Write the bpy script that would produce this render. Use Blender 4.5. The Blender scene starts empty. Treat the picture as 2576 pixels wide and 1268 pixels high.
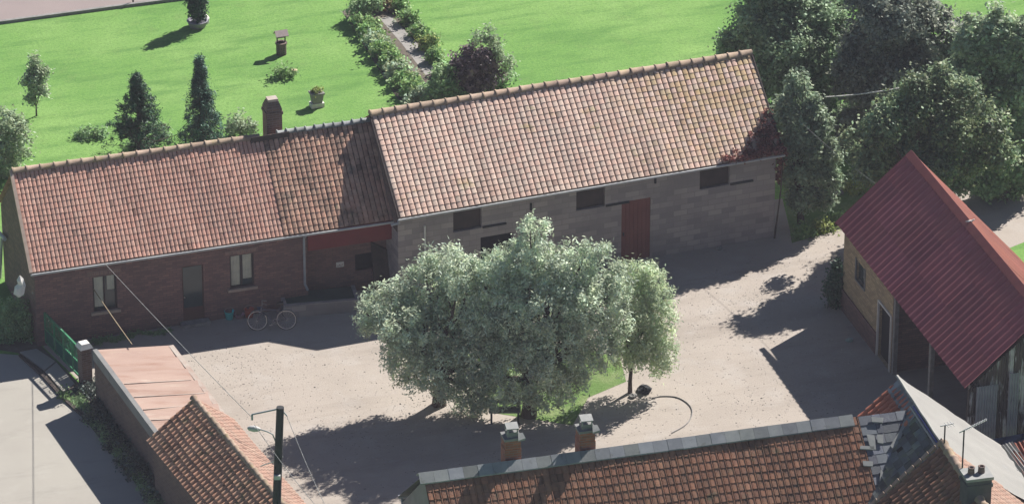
import bpy, math, random
import numpy as np
from mathutils import Vector, Matrix
random.seed(4); RNG = np.random.default_rng(7)
SC = bpy.context.scene; COL = SC.collection
# ------------------------------------------------------------------ camera, sky, sun, exposure
YAW, PITCH, DIST, FPX, WPX, HPX = math.radians(19.5), math.radians(27.0), 160.0, 12000.0, 2576.0, 1268.0
fh = np.array([math.sin(YAW), math.cos(YAW), 0.0]); RT = np.array([math.cos(YAW), -math.sin(YAW), 0.0])
fw = fh*math.cos(PITCH)+np.array([0, 0, -math.sin(PITCH)]); UP = np.cross(RT, fw)
CAMP = np.array([4.73, 1.97, 0.0])-fw*DIST
cam = bpy.data.cameras.new('camera'); camo = bpy.data.objects.new('camera', cam); COL.objects.link(camo)
cam.sensor_fit = 'HORIZONTAL'; cam.sensor_width = 36; cam.lens = FPX/WPX*36; cam.clip_start = 1; cam.clip_end = 6000
camo.matrix_world = Matrix(((RT[0], UP[0], -fw[0], CAMP[0]), (RT[1], UP[1], -fw[1], CAMP[1]), (RT[2], UP[2], -fw[2], CAMP[2]), (0, 0, 0, 1)))
SC.camera = camo
SUN = np.array([1.07, 0.60, 1.0]); SUN /= np.linalg.norm(SUN)          # towards the sun
wd = bpy.data.worlds.new('World'); SC.world = wd; wd.use_nodes = True
nt = wd.node_tree; bg = nt.nodes['Background']; sky = nt.nodes.new('ShaderNodeTexSky'); sky.sky_type = 'NISHITA'; sky.sun_disc = False
sky.sun_elevation = math.asin(SUN[2]); sky.sun_rotation = math.atan2(SUN[0], SUN[1])
nt.links.new(sky.outputs[0], bg.inputs[0]); bg.inputs[1].default_value = 0.05; sky.air_density = 0.6; sky.dust_density = 0.2
sl = bpy.data.lights.new('sun', 'SUN'); sl.energy = 5.0; sl.angle = math.radians(0.5); sl.color = (1.0, 0.955, 0.89)
so = bpy.data.objects.new('sun', sl); COL.objects.link(so); so.rotation_euler = Vector(-SUN).to_track_quat('-Z', 'Y').to_euler(); so.location = (40, 20, 60)
SC.view_settings.view_transform = 'Standard'; SC.view_settings.look = 'None'; SC.view_settings.exposure = 0.95; SC.view_settings.gamma = 1
# ------------------------------------------------------------------ helpers
def ray(u, v):
    d = fw+RT*(u-WPX/2)/FPX+UP*(HPX/2-v)/FPX; return d/np.linalg.norm(d)
def at(u, v, z=0.0):                        # survey point: where a sight line meets the level z
    d = ray(u, v); return CAMP+d*(z-CAMP[2])/d[2]
def onv(u, v, o, n):                        # where a sight line meets a plane
    d = ray(u, v); n = np.array(n, float); return CAMP+d*(((np.array(o)-CAMP)@n)/(d@n))
class Fr:                                   # a building's own frame: s along, d across, z up
    def __init__(s, o, p):
        s.o = np.array([o[0], o[1], 0.0]); v = np.array([p[0], p[1], 0.0])-s.o; s.len = np.linalg.norm(v); s.u = v/s.len
        s.w = np.array([-s.u[1], s.u[0], 0.0])
    def __call__(s, a, d, z): return s.o+s.u*a+s.w*d+np.array([0, 0, z])
    def sz(s, u, v, d):                     # (along, height) of a point of the plane at depth d
        P = onv(u, v, s(0, d, 0), s.w); return float((P-s.o)@s.u), float(P[2])
ORG = {}
def tag(o, label=None, cat=None, group=None, kind=None):
    for k, x in (('label', label), ('category', cat), ('group', group), ('kind', kind)):
        if x: o[k] = x
    return o
def thing(name, loc, label, cat, group=None, rz=0.0):
    o = bpy.data.objects.new(name, None); o.empty_display_size = .3; COL.objects.link(o); o.location = tuple(loc); o.rotation_euler = (0, 0, rz)
    ORG[o] = np.array(loc, float); return tag(o, label, cat, group)
class MB:
    def __init__(s): s.v = []; s.f = []; s.t = []
    def face(s, pts, t=(1, 1, 1)):
        n = len(s.v); s.v += [tuple(map(float, p)) for p in pts]; s.f.append(tuple(range(n, n+len(pts)))); s.t.append(t)
    def grid(s, rows, t=(1, 1, 1), close=False):      # rows of points -> quads
        n = len(s.v); m = len(rows[0])
        for r in rows: s.v += [tuple(map(float, p)) for p in r]
        for i in range(len(rows)-1):
            for j in range(m if close else m-1):
                k = (j+1) % m; s.f.append((n+i*m+j, n+i*m+k, n+(i+1)*m+k, n+(i+1)*m+j)); s.t.append(t)
    def box8(s, P, t=(1, 1, 1)):            # P: 4 bottom (ccw) + 4 top
        n = len(s.v); s.v += [tuple(map(float, p)) for p in P]
        for f in ((3, 2, 1, 0), (4, 5, 6, 7), (0, 1, 5, 4), (1, 2, 6, 5), (2, 3, 7, 6), (3, 0, 4, 7)): s.f.append(tuple(n+i for i in f)); s.t.append(t)
    def box(s, F, a0, a1, d0, d1, z0, z1, t=(1, 1, 1)):
        s.box8([F(a0, d0, z0), F(a1, d0, z0), F(a1, d1, z0), F(a0, d1, z0), F(a0, d0, z1), F(a1, d0, z1), F(a1, d1, z1), F(a0, d1, z1)], t)
    def bar(s, a, b, w, h=None, t=(1, 1, 1), up=(0, 0, 1)):
        a = np.array(a, float); b = np.array(b, float); h = h or w; d = b-a; d /= np.linalg.norm(d); up = np.array(up, float)
        if abs(d@up) > .98: up = np.array([1., 0, 0])
        x = np.cross(d, up); x /= np.linalg.norm(x); y = np.cross(x, d)
        c = lambda p: [p-x*w/2-y*h/2, p+x*w/2-y*h/2, p+x*w/2+y*h/2, p-x*w/2+y*h/2]
        s.box8(c(a)+c(b), t)
    def tube(s, pts, rad, seg=8, t=(1, 1, 1), cap=True):
        pts = [np.array(p, float) for p in pts]; rad = [rad]*len(pts) if not hasattr(rad, '__len__') else rad; rows = []
        x = None
        for i, p in enumerate(pts):
            d = pts[min(i+1, len(pts)-1)]-pts[max(i-1, 0)]; d /= np.linalg.norm(d)+1e-12
            if x is None: x = np.cross(d, [0, 0, 1.]) if abs(d[2]) < .95 else np.cross(d, [1., 0, 0])
            x = x-d*(x@d); x /= np.linalg.norm(x); y = np.cross(d, x)
            rows.append([p+(x*math.cos(k*2*math.pi/seg)+y*math.sin(k*2*math.pi/seg))*rad[i] for k in range(seg)])
        s.grid(rows, t, True)
        if cap: s.face(rows[0][::-1], t); s.face(rows[-1], t)
    def lathe(s, c, prof, seg=20, t=(1, 1, 1)):
        s.grid([[(c[0]+r*math.cos(k*2*math.pi/seg), c[1]+r*math.sin(k*2*math.pi/seg), c[2]+z) for k in range(seg)] for r, z in prof], t, True)
    def build(s, name, mat, parent=None, smooth=False, org=None):
        V = np.array(s.v, float).reshape(-1, 3)
        o0 = ORG[parent] if parent is not None and parent in ORG else (np.array(org, float) if org is not None else np.zeros(3))
        V = V-o0; me = bpy.data.meshes.new(name); me.from_pydata(V.tolist(), [], s.f); me.update()
        # box-projected uv in metres
        nl = len(me.loops); li = np.empty(nl, int); me.loops.foreach_get('vertex_index', li)
        pn = np.empty(len(me.polygons)*3); me.polygons.foreach_get('normal', pn); pn = pn.reshape(-1, 3)
        lt = np.array([len(f) for f in s.f]); N = np.repeat(pn, lt, 0); P = V[li]
        h = np.hypot(N[:, 0], N[:, 1]); flat = h < .15; hh = np.where(flat, 1, h)
        u = np.where(flat, P[:, 0], (-N[:, 1]*P[:, 0]+N[:, 0]*P[:, 1])/hh); w = np.where(flat, P[:, 1], P[:, 2]/np.maximum(.3, h))
        uv = me.uv_layers.new(name='UVMap'); uv.data.foreach_set('uv', np.stack([u, w], 1).ravel())
        T = np.repeat(np.array([tuple(q)[:3]+(1,) for q in s.t], float), lt, 0); ca = me.color_attributes.new('tint', 'FLOAT_COLOR', 'CORNER'); ca.data.foreach_set('color', T.ravel())
        if smooth: me.polygons.foreach_set('use_smooth', [True]*len(me.polygons))
        me.materials.append(mat); ob = bpy.data.objects.new(name, me); COL.objects.link(ob)
        if parent is not None: ob.parent = parent; ORG[ob] = o0
        elif org is not None: ob.location = tuple(o0); ORG[ob] = o0
        return ob
def rgb(c): return (c[0], c[1], c[2], 1)
def M(name, c1, c2=None, scale=3., rough=.88, bump=0., bscale=60., spots=None, bricks=None, trans=0., metal=0., spec=.25, aniso=None, spots2=None):
    m = bpy.data.materials.new(name); m.use_nodes = True; N = m.node_tree.nodes; L = m.node_tree.links; b = N['Principled BSDF']
    b.inputs['Roughness'].default_value = rough; b.inputs['Metallic'].default_value = metal; b.inputs['Specular IOR Level'].default_value = spec
    tc = N.new('ShaderNodeTexCoord'); crd = tc.outputs['Object']
    if aniso:
        mp = N.new('ShaderNodeMapping'); mp.inputs['Scale'].default_value = aniso; L.new(crd, mp.inputs[0]); crd = mp.outputs[0]
    def noise(sc, det=5, ro=.6):
        n = N.new('ShaderNodeTexNoise'); n.inputs['Scale'].default_value = sc; n.inputs['Detail'].default_value = det; n.inputs['Roughness'].default_value = ro; L.new(crd, n.inputs['Vector']); return n.outputs['Fac']
    def ramp(src, a, z):
        r = N.new('ShaderNodeMapRange'); r.inputs[1].default_value = a; r.inputs[2].default_value = z; L.new(src, r.inputs[0]); return r.outputs[0]
    def mix(f, A, B, bt='MIX'):
        x = N.new('ShaderNodeMix'); x.data_type = 'RGBA'; x.blend_type = bt
        if isinstance(f, float): x.inputs[0].default_value = f
        else: L.new(f, x.inputs[0])
        for k, q in ((6, A), (7, B)):
            if isinstance(q, tuple): x.inputs[k].default_value = rgb(q)
            else: L.new(q, x.inputs[k])
        return x.outputs[2]
    c2 = c2 or tuple(q*.75 for q in c1)
    c = mix(ramp(noise(scale), .32, .68), tuple(c1), tuple(c2))
    if bricks:                               # (width, height, mortar size, mortar colour)
        bt = N.new('ShaderNodeTexBrick'); L.new(tc.outputs['UV'], bt.inputs['Vector']); bt.inputs['Scale'].default_value = 1
        bt.inputs['Brick Width'].default_value = bricks[0]; bt.inputs['Row Height'].default_value = bricks[1]; bt.inputs['Mortar Size'].default_value = bricks[2]
        bt.inputs['Color1'].default_value = (.8, .8, .8, 1); bt.inputs['Color2'].default_value = (1.25, 1.2, 1.15, 1); bt.inputs['Mortar'].default_value = (1, 1, 1, 1)
        c = mix(1.0, c, bt.outputs['Color'], 'MULTIPLY'); c = mix(bt.outputs['Fac'], c, tuple(bricks[3]))
    for sp in (spots, spots2):               # (colour, scale, threshold lo, hi)
        if sp: c = mix(ramp(noise(sp[1], 6, .65), sp[2], sp[3]), c, tuple(sp[0]))
    at_ = N.new('ShaderNodeAttribute'); at_.attribute_name = 'tint'; c = mix(1.0, c, at_.outputs['Color'], 'MULTIPLY')
    L.new(c, b.inputs['Base Color'])
    if bump:
        bp = N.new('ShaderNodeBump'); bp.inputs['Strength'].default_value = bump; bp.inputs['Distance'].default_value = .03; L.new(noise(bscale, 6), bp.inputs['Height']); L.new(bp.outputs[0], b.inputs['Normal'])
    if trans:
        tr = N.new('ShaderNodeBsdfTranslucent'); L.new(c, tr.inputs[0]); ms = N.new('ShaderNodeMixShader'); ms.inputs[0].default_value = trans
        L.new(b.outputs[0], ms.inputs[1]); L.new(tr.outputs[0], ms.inputs[2]); L.new(ms.outputs[0], N['Material Output'].inputs[0])
    return m
def glass(name, col): return M(name, col, tuple(q*.8 for q in col), 2, rough=.12, spec=.5)
X = {}
X['tile_pink'] = M('pink_clay', (.60, .35, .275), (.50, .29, .225), 5, bump=.3, bscale=40, spots=((.16, .12, .10), 1.1, .66, .80))
X['tile_aged'] = M('aged_clay', (.52, .32, .235), (.38, .225, .165), 6, bump=.3, bscale=40, spots=((.13, .11, .09), 1.5, .52, .72), spots2=((.34, .30, .16), 4, .62, .75))
X['tile_buff'] = M('buff_clay', (.61, .45, .37), (.52, .375, .31), 4, bump=.25, bscale=40, spots=((.34, .29, .12), 1.2, .60, .80), spots2=((.25, .18, .13), 7, .70, .80))
X['tile_dark'] = M('weathered_clay', (.30, .145, .085), (.19, .10, .07), 5, bump=.35, bscale=40, spots=((.11, .10, .06), 2.2, .58, .75))
X['tile_moss'] = M('mossy_clay', (.55, .31, .20), (.40, .22, .15), 5, bump=.35, bscale=40, spots=((.14, .14, .06), 2.5, .55, .70))
X['ridge'] = M('ridge_clay', (.38, .285, .22), (.29, .215, .165), 6, bump=.3, spots=((.34, .28, .14), 3, .55, .75))
X['ridge_grey'] = M('ridge_cement', (.26, .27, .27), (.19, .20, .21), 2.5, bump=.3, spots=((.12, .12, .10), 4, .6, .8))
X['brick'] = M('house_brick', (.215, .125, .115), (.155, .098, .094), 1.3, bump=.3, bricks=(.24, .08, .009, (.12, .09, .085)), spots=((.36, .30, .27), 5, .70, .82))
X['brick2'] = M('sooty_brick', (.15, .10, .085), (.09, .065, .06), 2, bump=.3, bricks=(.24, .08, .012, (.16, .13, .12)), spots=((.30, .27, .25), 5, .68, .80))
X['brick_tan'] = M('tan_brick', (.42, .33, .21), (.34, .26, .17), 1.5, bump=.3, bricks=(.24, .08, .01, (.24, .20, .15)), spots=((.10, .08, .07), 1.4, .62, .72))
X['brick_red'] = M('red_brick', (.33, .12, .075), (.24, .09, .06), 2, bump=.3, bricks=(.24, .08, .01, (.2, .14, .12)))
X['block'] = M('concrete_block', (.33, .30, .30), (.275, .25, .252), 1.0, bump=.25, bricks=(.50, .20, .010, (.25, .23, .225)), spots=((.22, .20, .205), .8, .58, .8))
X['render'] = M('grey_render', (.24, .24, .235), (.18, .18, .18), 1.5, bump=.3, spots=((.10, .10, .09), 2, .62, .8))
X['white'] = M('white_paint', (.72, .70, .66), (.55, .53, .50), 3)
X['gutter'] = M('zinc_gutter', (.50, .50, .49), (.40, .40, .40), 5, rough=.6)
X['zinc'] = M('dull_zinc', (.33, .35, .38), (.25, .27, .30), 4, rough=.5)
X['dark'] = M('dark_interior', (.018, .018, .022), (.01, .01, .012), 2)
X['wood_dark'] = M('dark_wood', (.075, .058, .052), (.05, .04, .038), 3, bump=.2)
X['red_board'] = M('red_board', (.20, .048, .046), (.16, .042, .041), 1.5)
X['brown_door'] = M('brown_door', (.21, .082, .07), (.17, .068, .058), 1.5, bump=.1)
X['glass_dark'] = glass('dark_glass', (.035, .055, .06))
X['curtain'] = M('curtain', (.50, .49, .40), (.36, .36, .31), 3)
X['sill'] = M('sill_stone', (.42, .33, .27), (.34, .26, .21), 4)
X['green'] = M('green_paint', (.055, .24, .12), (.04, .17, .09), 4, rough=.5, spots=((.5, .5, .42), 7, .62, .70))
X['green_dk'] = M('dark_green_panel', (.018, .11, .085), (.013, .08, .06), 3, rough=.5)
X['sheet_pink'] = M('pink_cement_sheet', (.37, .265, .22), (.31, .215, .18), .8, bump=.2, bscale=12, aniso=(.45, 2.2, 1), spots=((.45, .38, .32), 2.2, .56, .74), spots2=((.23, .12, .085), 1.1, .52, .75))
X['sheet_red'] = M('red_corrugated', (.40, .125, .135), (.31, .10, .115), 1.2, rough=.75, spots=((.4, .33, .32), 9, .76, .82))
X['sheet_rust'] = M('orange_corrugated', (.20, .055, .035), (.15, .042, .03), 1.5, rough=.75)
X['sheet_wall'] = M('weathered_metal_sheet', (.13, .11, .10), (.06, .05, .05), .7, rough=.7, aniso=(6, 6, 1), spots=((.55, .55, .55), .8, .52, .60))
X['sheet_white'] = M('white_metal_sheet', (.40, .39, .35), (.30, .29, .27), 1.5, rough=.6)
X['slate'] = M('patched_slate', (.135, .145, .165), (.095, .103, .12), 2, rough=.7, bump=.3, spots=((.22, .23, .23), 2.0, .60, .74))
X['slate_moss'] = M('mossy_slate', (.13, .145, .14), (.08, .09, .09), 2.5, rough=.85, bump=.4, spots=((.13, .155, .08), 2, .5, .7))
X['tarp'] = M('pale_tarp', (.25, .24, .225), (.21, .20, .19), .7, rough=.7, bump=.2, bscale=4, spots=((.25, .25, .25), 1.5, .6, .85))
X['tarp_blue'] = M('blue_tarp', (.07, .11, .20), (.04, .07, .13), 3, rough=.6)
X['render_shade'] = M('shaded_render', (.10, .105, .11), (.065, .07, .075), 3, bump=.2)  # grey render darkened for the wing chimney's face that stands in shade
X['edging'] = M('lime_streak', (.44, .40, .355), (.34, .25, .21), 2.5)
X['lead'] = M('pale_lead', (.32, .32, .31), (.24, .25, .245), 5)
X['blue'] = M('blue_plastic', (.05, .08, .33), rough=.4)
X['pole'] = M('dark_pole', (.045, .047, .05), (.03, .032, .035), 3)
X['cable'] = M('black_cable', (.05, .05, .05)); X['cable_lt'] = M('grey_cable', (.36, .36, .35), (.14, .14, .14), 12); X['cable_y'] = M('yellowed_cable', (.33, .26, .17))
X['bark'] = M('bark', (.10, .075, .055), (.055, .042, .035), 5, bump=.6, bscale=15)
X['stone'] = M('grey_stone', (.27, .26, .25), (.18, .175, .17), 6, bump=.5, bscale=20)
X['steel'] = M('old_steel', (.42, .40, .38), (.25, .22, .2), 20, rough=.45, metal=.4)
X['rubber'] = M('black_rubber', (.03, .03, .03))
def leafm(name, c1, c2, tr=.35, scale=1.2): return M(name, c1, c2, scale, rough=.55, spec=.35, trans=tr)
X['l_willow'] = leafm('silvery_leaf', (.64, .72, .55), (.48, .58, .40), .30)
X['l_small'] = leafm('fresh_leaf', (.58, .66, .46), (.45, .55, .34), .35)
X['l_dark'] = leafm('deep_leaf', (.31, .42, .25), (.21, .30, .165))
X['l_mid'] = leafm('mid_leaf', (.31, .45, .22), (.21, .33, .15))
X['l_pale'] = leafm('pale_leaf', (.42, .50, .33), (.29, .38, .22))
X['l_bushy'] = leafm('bushy_leaf', (.28, .38, .20), (.22, .27, .15), scale=.5)
X['l_pop'] = leafm('grey_green_leaf', (.36, .44, .30), (.25, .33, .20))
X['l_purple'] = leafm('purple_leaf', (.17, .12, .13), (.09, .06, .075), .15)
X['l_con'] = leafm('conifer_needle', (.045, .115, .06), (.025, .07, .035), .1)
X['l_con2'] = leafm('blue_conifer_needle', (.09, .20, .14), (.035, .085, .055), .1)
X['l_bed'] = leafm('bed_leaf', (.28, .42, .16), (.18, .31, .10)); X['l_yel'] = leafm('yellow_green_leaf', (.38, .42, .12), (.25, .33, .09))
X['l_red'] = leafm('red_creeper_leaf', (.30, .11, .09), (.17, .07, .055), .2)
X['l_ivy'] = leafm('bank_leaf', (.075, .10, .085), (.05, .07, .055), .2)
# ------------------------------------------------------------------ ground
def sheet(name, px, z, mat, kind='structure', sub=None, world=False):
    mb = MB(); mb.face([(p if world else at(p[0], p[1], 0))[:2].tolist()+[z] if not world else [p[0], p[1], z] for p in px]); o = mb.build(name, mat); 
    return tag(o, kind=kind)
def ground_mat(name, cols, fine, bump, extra=None):
    """cols: base, patch, speck dark, speck light"""
    m = bpy.data.materials.new(name); m.use_nodes = True; N = m.node_tree.nodes; L = m.node_tree.links; b = N['Principled BSDF']; b.inputs['Roughness'].default_value = .95; b.inputs['Specular IOR Level'].default_value = .1
    tc = N.new('ShaderNodeTexCoord'); c = None
    def noise(sc, det=6, ro=.6, st=None):
        crd = tc.outputs['Object']
        if st: mp = N.new('ShaderNodeMapping'); mp.inputs['Scale'].default_value = st; mp.inputs['Rotation'].default_value = (0, 0, .5); L.new(crd, mp.inputs[0]); crd = mp.outputs[0]
        n = N.new('ShaderNodeTexNoise'); n.inputs['Scale'].default_value = sc; n.inputs['Detail'].default_value = det; n.inputs['Roughness'].default_value = ro; L.new(crd, n.inputs['Vector']); return n.outputs['Fac']
    def layer(c, col, src, a, z, amt=1.):
        r = N.new('ShaderNodeMapRange'); r.inputs[1].default_value = a; r.inputs[2].default_value = z; r.inputs[4].default_value = amt; L.new(src, r.inputs[0])
        x = N.new('ShaderNodeMix'); x.data_type = 'RGBA'; L.new(r.outputs[0], x.inputs[0]); x.inputs[7].default_value = rgb(col)
        if isinstance(c, tuple): x.inputs[6].default_value = rgb(c)
        else: L.new(c, x.inputs[6])
        return x.outputs[2]
    c = cols[0]
    for l in cols[1]: c = layer(c, l[0], noise(l[1], *(l[5] if len(l) > 5 else ())), l[2], l[3], l[4])
    L.new(c, b.inputs['Base Color'])
    bp = N.new('ShaderNodeBump'); bp.inputs['Strength'].default_value = bump; bp.inputs['Distance'].default_value = .04; L.new(noise(fine, 8, .75), bp.inputs['Height']); L.new(bp.outputs[0], b.inputs['Normal'])
    return m
X['lawn'] = ground_mat('lawn_grass', ((.150, .290, .072), [((.215, .355, .105), .22, .40, .66, 1.), ((.085, .19, .048), .9, .48, .70, .8, (5, .6, (.35, 1.6, 1))), ((.15, .24, .075), 1.3, .55, .75, .6), ((.05, .14, .035), 9, .45, .70, .75, (8, .8)), ((.23, .30, .13), 3.5, .60, .78, .6, (8, .8)), ((.19, .28, .10), 14, .58, .72, .35, (8, .8))]), 14, .55)
X['gravel'] = ground_mat('yard_gravel', ((.375, .33, .29), [((.325, .285, .25), .35, .45, .7, .8), ((.40, .365, .335), .9, .52, .72, .8), ((.20, .175, .165), 16, .55, .72, .6, (8, .8)), ((.47, .44, .41), 22, .60, .70, .5, (8, .8)), ((.22, .195, .17), 1.9, .60, .74, .6, (8, .7)), ((.25, .215, .185), .6, .50, .70, .5, (6, .7, (.3, 1.5, 1)))]), 12, .35)
X['concrete'] = ground_mat('road_concrete', ((.345, .325, .29), [((.31, .29, .26), .25, .45, .65, .8), ((.38, .36, .325), 1.2, .55, .7, .5), ((.26, .25, .24), 25, .62, .74, .4), ((.22, .21, .19), .5, .54, .70, .6, (8, .8, (.4, 2, 1))), ((.27, .26, .24), 3, .58, .75, .6, (8, .8))]), 40, .1)
X['asphalt'] = ground_mat('pink_pavement', ((.27, .225, .215), [((.24, .20, .195), .4, .4, .7, .8), ((.33, .28, .27), 30, .6, .75, .5)]), 40, .1)
X['soil'] = ground_mat('soil', ((.13, .11, .09), [((.20, .18, .16), 3, .5, .7, .8), ((.07, .06, .05), 12, .55, .7, .7)]), 15, .5)
X['path'] = ground_mat('path_slab', ((.30, .285, .27), [((.22, .21, .20), 2, .5, .7, .8), ((.12, .16, .07), 5, .60, .7, .8)]), 20, .3)
X['verge'] = ground_mat('rough_grass', ((.12, .20, .06), [((.20, .25, .11), 1.2, .45, .65, 1.), ((.06, .11, .03), 7, .5, .7, .8, (8, .8))]), 12, .9)
mb = MB(); q = 2500; mb.face([(-q, -q, 0), (q, -q, 0), (q, q, 0), (-q, q, 0)]); lawn = tag(mb.build('lawn', X['lawn']), kind='structure')
yard = [(108, 872), (330, 700), (1000, 640), (1968, 500), (1990, 590), (2105, 540), (2300, 430), (2440, 475), (2576, 470), (2700, 470), (2700, 560), (2500, 640), (2700, 1400), (2400, 1700), (300, 1700), (300, 1500), (210, 968)]
sheet('yard', yard, .004, X['gravel'])
sheet('grass_strip', [(1992, 612), (1970, 470), (2100, 440), (2250, 400), (2160, 500), (2118, 560), (2090, 585), (2045, 596)], .008, X['verge'])
sheet('lane', [(2380, 490), (2440, 468), (2700, 440), (2700, 520), (2576, 522), (2480, 545)], .008, X['gravel'])
sheet('back_path', [(1985, 478), (2060, 455), (2120, 470), (2010, 522), (1985, 520)], .012, X['asphalt'])
mb = MB(); P = [at(2000, 528), at(2060, 500), at(2120, 488)]
for a, b in zip(P, P[1:]): mb.bar(a+np.array([0, 0, .06]), b+np.array([0, 0, .06]), .12, .14)
tag(mb.build('path_kerb', X['stone']), kind='structure')
sheet('grass_patch', [(1200, 900), (1450, 870), (1560, 900), (1575, 960), (1480, 1000), (1440, 1070), (1250, 1040)], .010, X['verge'])
rk = [(-400, 860), (45, 893), (110, 945), (205, 1045), (320, 1190), (430, 1330), (700, 1700), (-400, 1900)]
sheet('road', rk, .006, X['concrete'])
sheet('bank_soil', [(205, 972), (205, 1045), (320, 1190), (430, 1330), (620, 1500), (560, 1330), (372, 1110)], .010, X['soil'])
sheet('footway', [(-200, 790), (95, 862), (205, 972), (205, 1040), (45, 888), (-200, 850)], .008, X['soil'])
sheet('pavement', [(-900, 140), (0, 60), (150, 40), (300, 20), (520, -8), (800, -50), (900, -200), (-900, -200)], .006, X['asphalt'])
mb = MB(); K = [at(*p) for p in [(-300, 98), (0, 60), (150, 40), (300, 20), (520, -8), (800, -48)]]
for a, b in zip(K, K[1:]): mb.bar(a+[0, 0, .05], b+[0, 0, .05], .14, .12)
tag(mb.build('kerb', X['stone']), kind='structure')
mb = MB(); K = [at(*p) for p in [(50, 896), (110, 950), (160, 1005), (208, 1048)]]
for a, b in zip(K, K[1:]): mb.bar(a+[0, 0, .03], b+[0, 0, .03], .09, .08)
tag(mb.build('road_kerb', X['wood_dark']), kind='structure')
for q in ([(50, 888), (92, 880), (140, 912), (112, 934)], [(114, 937), (142, 914), (188, 968), (168, 985), (160, 990)]):   # apron slabs by the gate
    mb = MB(); mb.box8([at(*p) + [0, 0, .012] for p in (q[0], q[3], q[2], q[1])][:4]+[at(*p)+[0, 0, .05] for p in (q[0], q[3], q[2], q[1])] if len(q) == 4 else [at(*p)+[0, 0, .012] for p in (q[0], q[4], q[2], q[1])]+[at(*p)+[0, 0, .05] for p in (q[0], q[4], q[2], q[1])])
    tag(mb.build('apron_slab', X['concrete']), kind='structure')
sheet('garden_path', [(955, 48), (985, 42), (1030, 90), (1085, 150), (1090, 185), (1070, 190), (1010, 110)], .008, X['path'])
sheet('flower_bed', [(860, 30), (985, -40), (1040, 60), (1120, 180), (1130, 270), (1060, 290), (1000, 250)], .004, X['soil'])
# ------------------------------------------------------------------ roofs
def rt(a, b): return float(RNG.uniform(a, b))
def tile_roof(name, mat, parent, A, B, C, D, nc, nr, amp=.035, thick=.03, var=.16, rib=None, gap=.0, lo=.22, dk=.02, stain=None):
    A, B, C, D = (np.array(p, float) for p in (A, B, C, D)); n = np.cross(B-A, D-A); n /= np.linalg.norm(n); n *= np.sign(n[2])
    prof = rib or [(0, -1.7), (.12, -1.7), (.15, .0), (.20, .45), (.36, .72), (.58, .80), (.80, .72), (.93, .40), (.985, -.1), (1., -1.7)]
    Lw = np.linalg.norm(B-A); wv = np.linalg.norm(D-A)/nr*.12; S = lambda s, t: (A*(1-s)+B*s)*(1-t)+(D*(1-s)+C*s)*t+n*(.018*math.sin(Lw*s*.9+2.3*t)*math.sin(3.1*t)+.008*math.sin(Lw*s*2.7+5*t))+(D-A)/np.linalg.norm(D-A)*wv*math.sin(Lw*s*1.3+t*4)*math.sin(3.14*t)
    mb = MB(); mb.face([S(0, 0)-n*.02, S(1, 0)-n*.02, S(1, 1)-n*.02, S(0, 1)-n*.02], (lo, lo, lo))
    for i in range(nc):
        cj = rt(-.006, .006); ct = rt(.94, 1.05); sa = rt(0, 1); sb = sa-rt(.15, .6); sk_ = rt(.82, .96) if random.random() < .35 else 1.
        for j in range(nr):
            w = rt(1-var, 1+var)*ct; g = rt(-.05, .05)
            t = (w*(1+g*.3), w*(1-g), w*(1-g*1.2))
            if random.random() < dk: k = rt(.5, .8); t = tuple(q*k for q in t)
            if sb < (j+.5)/nr < sa: t = tuple(q*sk_ for q in t)
            if stain: t = tuple(p_*q_ for p_, q_ in zip(t, stain((i+.5)/nc, (j+.5)/nr)))
            js = rt(-.003, .003)/max(1, np.linalg.norm(B-A))*10; jt = rt(-.025, .025)/nr; hz = rt(0, .005); r0 = []; r1 = []; rb = []
            for u, h in prof:
                s = (i+u*(1-gap))/nc+js*.15; cv = .10*(abs(u-.55)*1.7)**4/nr
                p0 = S(s, max(0, j/nr+jt+cv)); r0.append(p0+n*(h*amp+thick+hz)); rb.append(p0+n*(h*amp-.004)); r1.append(S(s, min(1, (j+1.05)/nr))+n*(h*amp+hz*.5))
            mb.grid([r0, r1], t); mb.grid([rb, r0], tuple(q*.9 for q in t))
    return mb.build(name, mat, parent)
def ridge_caps(name, mat, parent, A, B, n, r=.13, flare=1.18, seg=8, tints=None):
    A = np.array(A, float); B = np.array(B, float); d = (B-A)/np.linalg.norm(B-A); x = np.cross(d, [0, 0, 1.]); x /= np.linalg.norm(x); up = np.cross(x, d); mb = MB()
    for i in range(n):
        w = rt(.8, 1.12); t = (w, w*rt(.97, 1.03), w*rt(.94, 1.02)); rows = []; dz = rt(-.008, .012); L = np.linalg.norm(B-A)/n
        for f, k in ((0, flare), (.10, flare), (.14, 1.), (1.03, .94)):
            p = A+d*L*(i+f)+up*dz; rows.append([p+x*math.cos(a)*r*k+up*(math.sin(a)*r*k-r*.45) for a in np.linspace(-.15, math.pi+.15, seg+1)])
        mb.grid(rows, t)
        mb.face(rows[0], t)
    return mb.build(name, mat, parent, True)
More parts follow.
